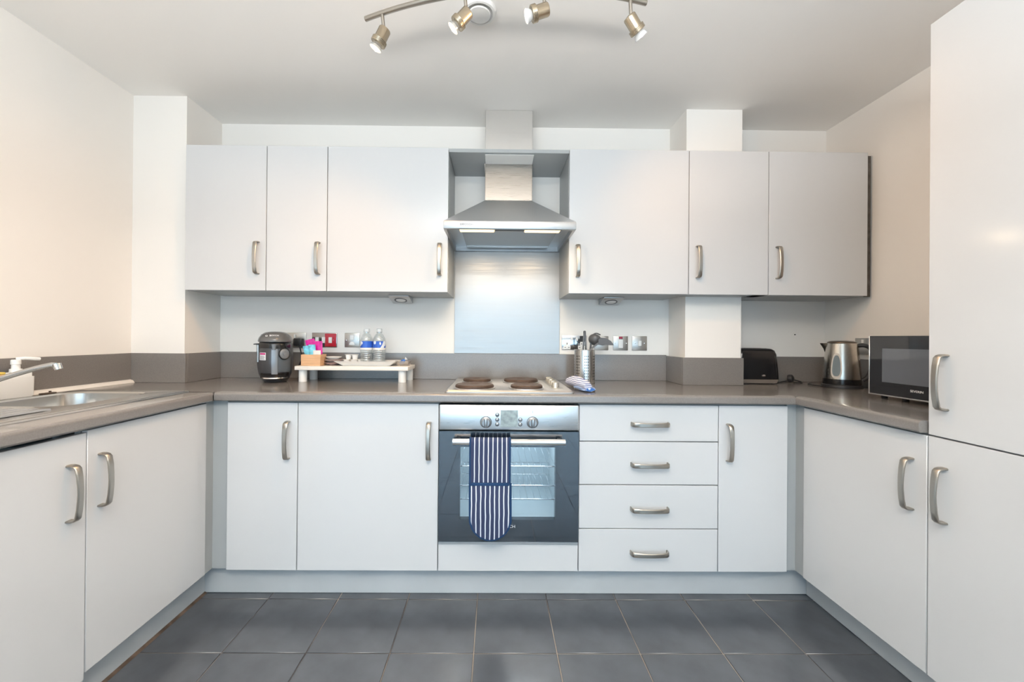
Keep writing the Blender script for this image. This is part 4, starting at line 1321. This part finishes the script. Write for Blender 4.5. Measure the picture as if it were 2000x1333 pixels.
hd = Vector((0.80, -0.60, 0)).normalized()
hp = [K + hd * 0.060 + Vector((0, 0, 0.212)), K + hd * 0.085 + Vector((0, 0, 0.214)), K + hd * 0.108 + Vector((0, 0, 0.200)), K + hd * 0.117 + Vector((0, 0, 0.165)), K + hd * 0.112 + Vector((0, 0, 0.110)),
      K + hd * 0.100 + Vector((0, 0, 0.060)), K + hd * 0.080 + Vector((0, 0, 0.040))]
MB().sweep(smooth_path(hp), [(0.010 * math.cos(2 * PI * i / 12), 0.0085 * math.sin(2 * PI * i / 12)) for i in range(12)], (hd.y, -hd.x, 0.001)).build('handle', M_BLACKM, t)
# water gauge on the side towards the room
gd = Vector((-0.86, -0.57, 0)).normalized()
gq = Vector((-gd.y, gd.x, 0))


def kr(h):
    for (r0, h0), (r1, h1) in zip(kp, kp[1:]):
        if h0 <= h <= h1:
            return r0 + (r1 - r0) * (h - h0) / (h1 - h0)
    return 0.065


def gauge(w0, hh, off, th, mtl, name, parent):
    fr_, bk = [], []
    N = 28
    for i in range(N):
        a = 2 * PI * i / N
        s_ = math.copysign(abs(math.sin(a)) ** 0.8, math.sin(a))
        h = 0.112 + hh * s_
        w = w0 * math.copysign(abs(math.cos(a)) ** 0.7, math.cos(a)) * (1 - 0.20 * s_)
        r = kr(h)
        ang = w / r
        n = gd * math.cos(ang) + gq * math.sin(ang)
        fr_.append(K + n * (r + off + th) + Vector((0, 0, h)))
        bk.append(K + n * (r + off) + Vector((0, 0, h)))
    return MB().loft([bk, fr_]).build(name, mtl, parent)


g = gauge(0.0215, 0.062, -0.0008, 0.0028, mat('gauge_frame', (0.55, 0.52, 0.48), 0.25, 0.3), 'water_gauge', t)
gauge(0.0155, 0.052, 0.0021, 0.0012, mat('gauge_window', (0.13, 0.17, 0.19), 0.12), 'gauge_window', g)
MB().tube(smooth_path([K + Vector((-0.078, 0.02, 0.006)), K + Vector((-0.095, 0.03, 0.0045)), K + Vector((-0.092, 0.10, 0.0045)), K + Vector((-0.03, 0.16, 0.0045))]), 0.0032, 8).build('cable', M_BLACKM, t)

# ------------------------------------------------------------------ microwave
t = thing('microwave', 'black glass fronted microwave on the right worktop', 'microwave', (1.67, -0.25, TOPZ))
MX, MY0, MY1, MZ0, MZ1 = 1.522, -0.468, -0.028, 0.901, 1.145
MB().box(MX + 0.018, 1.818, MY0, MY1, MZ0 + 0.004, MZ1 - 0.002, 0.003, 2).build('casing', mat('microwave_case', (0.50, 0.50, 0.50), 0.35, 0.5), t)
M_MG = mat('microwave_glass', (0.018, 0.020, 0.024), 0.06, spec=0.6)
M_MT = mat('silver_trim', (0.68, 0.68, 0.68), 0.25, 0.8)
tr = MB()
tr.box(MX - 0.001, MX + 0.0175, MY1 - 0.005, MY1, MZ0, MZ1, 0.0008, 1).box(MX - 0.001, MX + 0.0175, MY0, MY1 - 0.0052, MZ0, MZ0 + 0.005, 0.0008, 1)
tr.build('trim', M_MT, t)
dr = MB().box(MX, MX + 0.0175, MY0 + 0.10, MY1 - 0.0055, MZ0 + 0.0055, MZ1, 0.001, 1).build('door', M_MG, t)
MB().box(MX - 0.0008, MX, MY0 + 0.115, MY1 - 0.060, MZ0 + 0.056, MZ0 + 0.193, 0.0003, 1).build('door_window', mat('tinted_window', (0.13, 0.145, 0.17), 0.08, spec=0.6), dr)
MB().box(MX, MX + 0.0175, MY0, MY0 + 0.098, MZ0 + 0.0055, MZ1, 0.001, 1).build('control_panel', M_BLACK, t)
text('SEVERIN', 0.0120, (MX - 0.0007, -0.226, 0.9340), FACE_LEFT, M_LET, 'lettering', dr, 0.0004, sx=1.1)
for x in (MX + 0.04, 1.79):
    for y in (MY0 + 0.05, -0.145, MY1 - 0.03):
        MB().lathe([(0.011, 0), (0.012, MZ0 + 0.0035 - TOPZ - 0.0006)], (x, y, TOPZ + 0.0006), seg=14).build('foot', M_BLACKM, t)

# ------------------------------------------------------------------ wedge lamps under the wall cupboards
LG = 'wedge lamps under the wall cupboards'
t = thing('under_cabinet_lamp', 'steel wedge lamp under the wall cupboard above the water bottles', 'lamp', (-0.583, 0.5, UZ0), group=LG)
UZb = UZ0 - 0.0015
MB().prism([(0.440, UZb), (0.556, UZb), (0.556, UZb - 0.032), (0.548, UZb - 0.034), (0.440, UZb - 0.006)], 'x', -0.638, -0.528, 0.0015, 1).build('housing', M_STEELF, t)
nrm = Vector((0, -0.028, -0.108)).normalized()
pc = Vector((-0.583, 0.498, UZb - 0.0210))
MB().lathe([(0.034, 0), (0.034, 0.002), (0.031, 0.003), (0.028, 0.001), (0.02, 0.001)], pc, nrm, 32).build('lamp_ring', M_INK, t)
MB().lathe([(0.027, 0.0), (0.024, 0.002), (0.012, 0.003)], pc + nrm * 0.001, nrm, 28).build('lens', mat('frosted_lens', (0.75, 0.76, 0.75), 0.25), t)
l2 = copy_tree(t)
l2.location = (0.575, 0.5, UZ0)
l2['label'] = 'steel wedge lamp under the wall cupboard above the utensil holder'

# ------------------------------------------------------------------ ceiling: vent and spotlight bar
t = thing('ceiling_vent', 'round white air vent on the ceiling behind the spotlight bar', 'vent', (-0.130, -0.243, ZC))
V = Vector((-0.130, -0.243, ZC - 0.0004))
MB().lathe([(0.062, 0), (0.0625, 0.006), (0.058, 0.013), (0.050, 0.014), (0.046, 0.008), (0.046, 0.0005)], V, (0, 0, -1), 48, cap1=False).build('vent_ring', M_WHITE, t)
MB().lathe([(0.006, 0.001), (0.006, 0.012), (0.040, 0.014), (0.0415, 0.017), (0.039, 0.0195), (0.004, 0.0205)], V, (0, 0, -1), 40).build('vent_disc', M_WHITE, t)

MB().lathe([(0.0455, 0.0005), (0.0455, 0.006)], V, (0, 0, -1), 40).build('vent_back', M_WHITE, t)
t = thing('spotlight_bar', 'curved satin nickel ceiling light bar with four adjustable spotlights', 'light', (-0.05, -0.43, ZC))
BZ = 2.25


def bar_pt(x, z=BZ):
    u = (x + 0.048) / 0.482
    return Vector((x, -0.343 - 0.089 * (x + 0.048) - 0.086 * (1 - u * u), z))


MB().tube([bar_pt(-0.53 + 0.964 * i / 30) for i in range(31)], 0.0085, 14).build('bar', M_NICKEL, t)
bc = bar_pt(-0.05)
MB().lathe([(0.055, 0), (0.055, 0.016), (0.050, 0.020), (0.010, 0.021)], (bc.x, bc.y, ZC - 0.0004), (0, 0, -1), 36).build('ceiling_rose', M_NICKEL, t)
MB().cyl((bc.x, bc.y, ZC - 0.02), (bc.x, bc.y, BZ + 0.006), 0.008, seg=16).build('post', M_NICKEL, t)
M_BULB = mat('lit_bulb_face', (1, 0.95, 0.88), 0.3, emis=((1.0, 0.88, 0.70), 0.8))
M_REFL = clear('bulb_glass', (0.80, 0.83, 0.84), 0.35, 0.12, 0.12)
M_FROST = clear('bulb_frosted', (0.80, 0.83, 0.86), 0.15, 0.2, 0.6)
heads = [(-0.463, (-0.45, 0.05, -0.85), M_REFL, 0), (-0.170, (-0.68, 0.05, -0.70), M_REFL, 0),
         (0.085, (-0.93, 0.0, -0.33), M_FROST, 1), (0.376, (0.68, 0.34, -0.66), M_FROST, 1)]
SPOTW = [25, 6, 4, 18]
for i, (x, dv, gm, fro) in enumerate(heads):
    a = bar_pt(x)
    d = Vector(dv).normalized()
    top = a + Vector((0.004, 0.004, -0.050))
    st = MB().cyl(a + Vector((0, 0, -0.006)), top, 0.0058, seg=12).build('stem', M_NICKEL, t)
    h0 = top - d * 0.012 + Vector((0, 0, -0.014))
    hd_ = MB().lathe([(0.004, -0.003), (0.0185, 0), (0.0208, 0.004), (0.0208, 0.040), (0.0215, 0.041)], h0, d, 24).build('spot_head', M_BRASS, t)
    rg = MB()
    for k in range(4):
        rg.torus(h0 + d * (0.0425 + 0.0038 * k), d, 0.0235, 0.0026, 28, 8)
    rg.cyl(h0 + d * 0.041, h0 + d * 0.056, 0.0235, seg=28)
    rg.build('threaded_ring', M_BRASS, hd_)
    b0 = h0 + d * 0.0565
    bl = MB().lathe([(0.013, 0), (0.0165, 0.004), (0.0205, 0.014), (0.0215, 0.019)], b0, d, 28, cap1=False).build('bulb', gm, hd_)
    MB().lathe([(0.0208, 0.0175), (0.0195, 0.0185), (0.010, 0.019)], b0, d, 28).build('bulb_face', M_BULB, hd_)
    ld_ = bpy.data.lights.new('spot_light', 'SPOT')
    ld_.energy = SPOTW[i]
    ld_.color = (1.0, 0.55, 0.23)
    ld_.spot_size = math.radians((136, 118, 118, 124)[i])
    ld_.spot_blend = 1.0
    ld_.shadow_soft_size = 0.022
    lo_ = bpy.data.objects.new('spot_light', ld_)
    lo_.location = b0 + d * 0.032
    lo_.rotation_euler = d.to_track_quat('-Z', 'Y').to_euler()
    COL.objects.link(lo_)
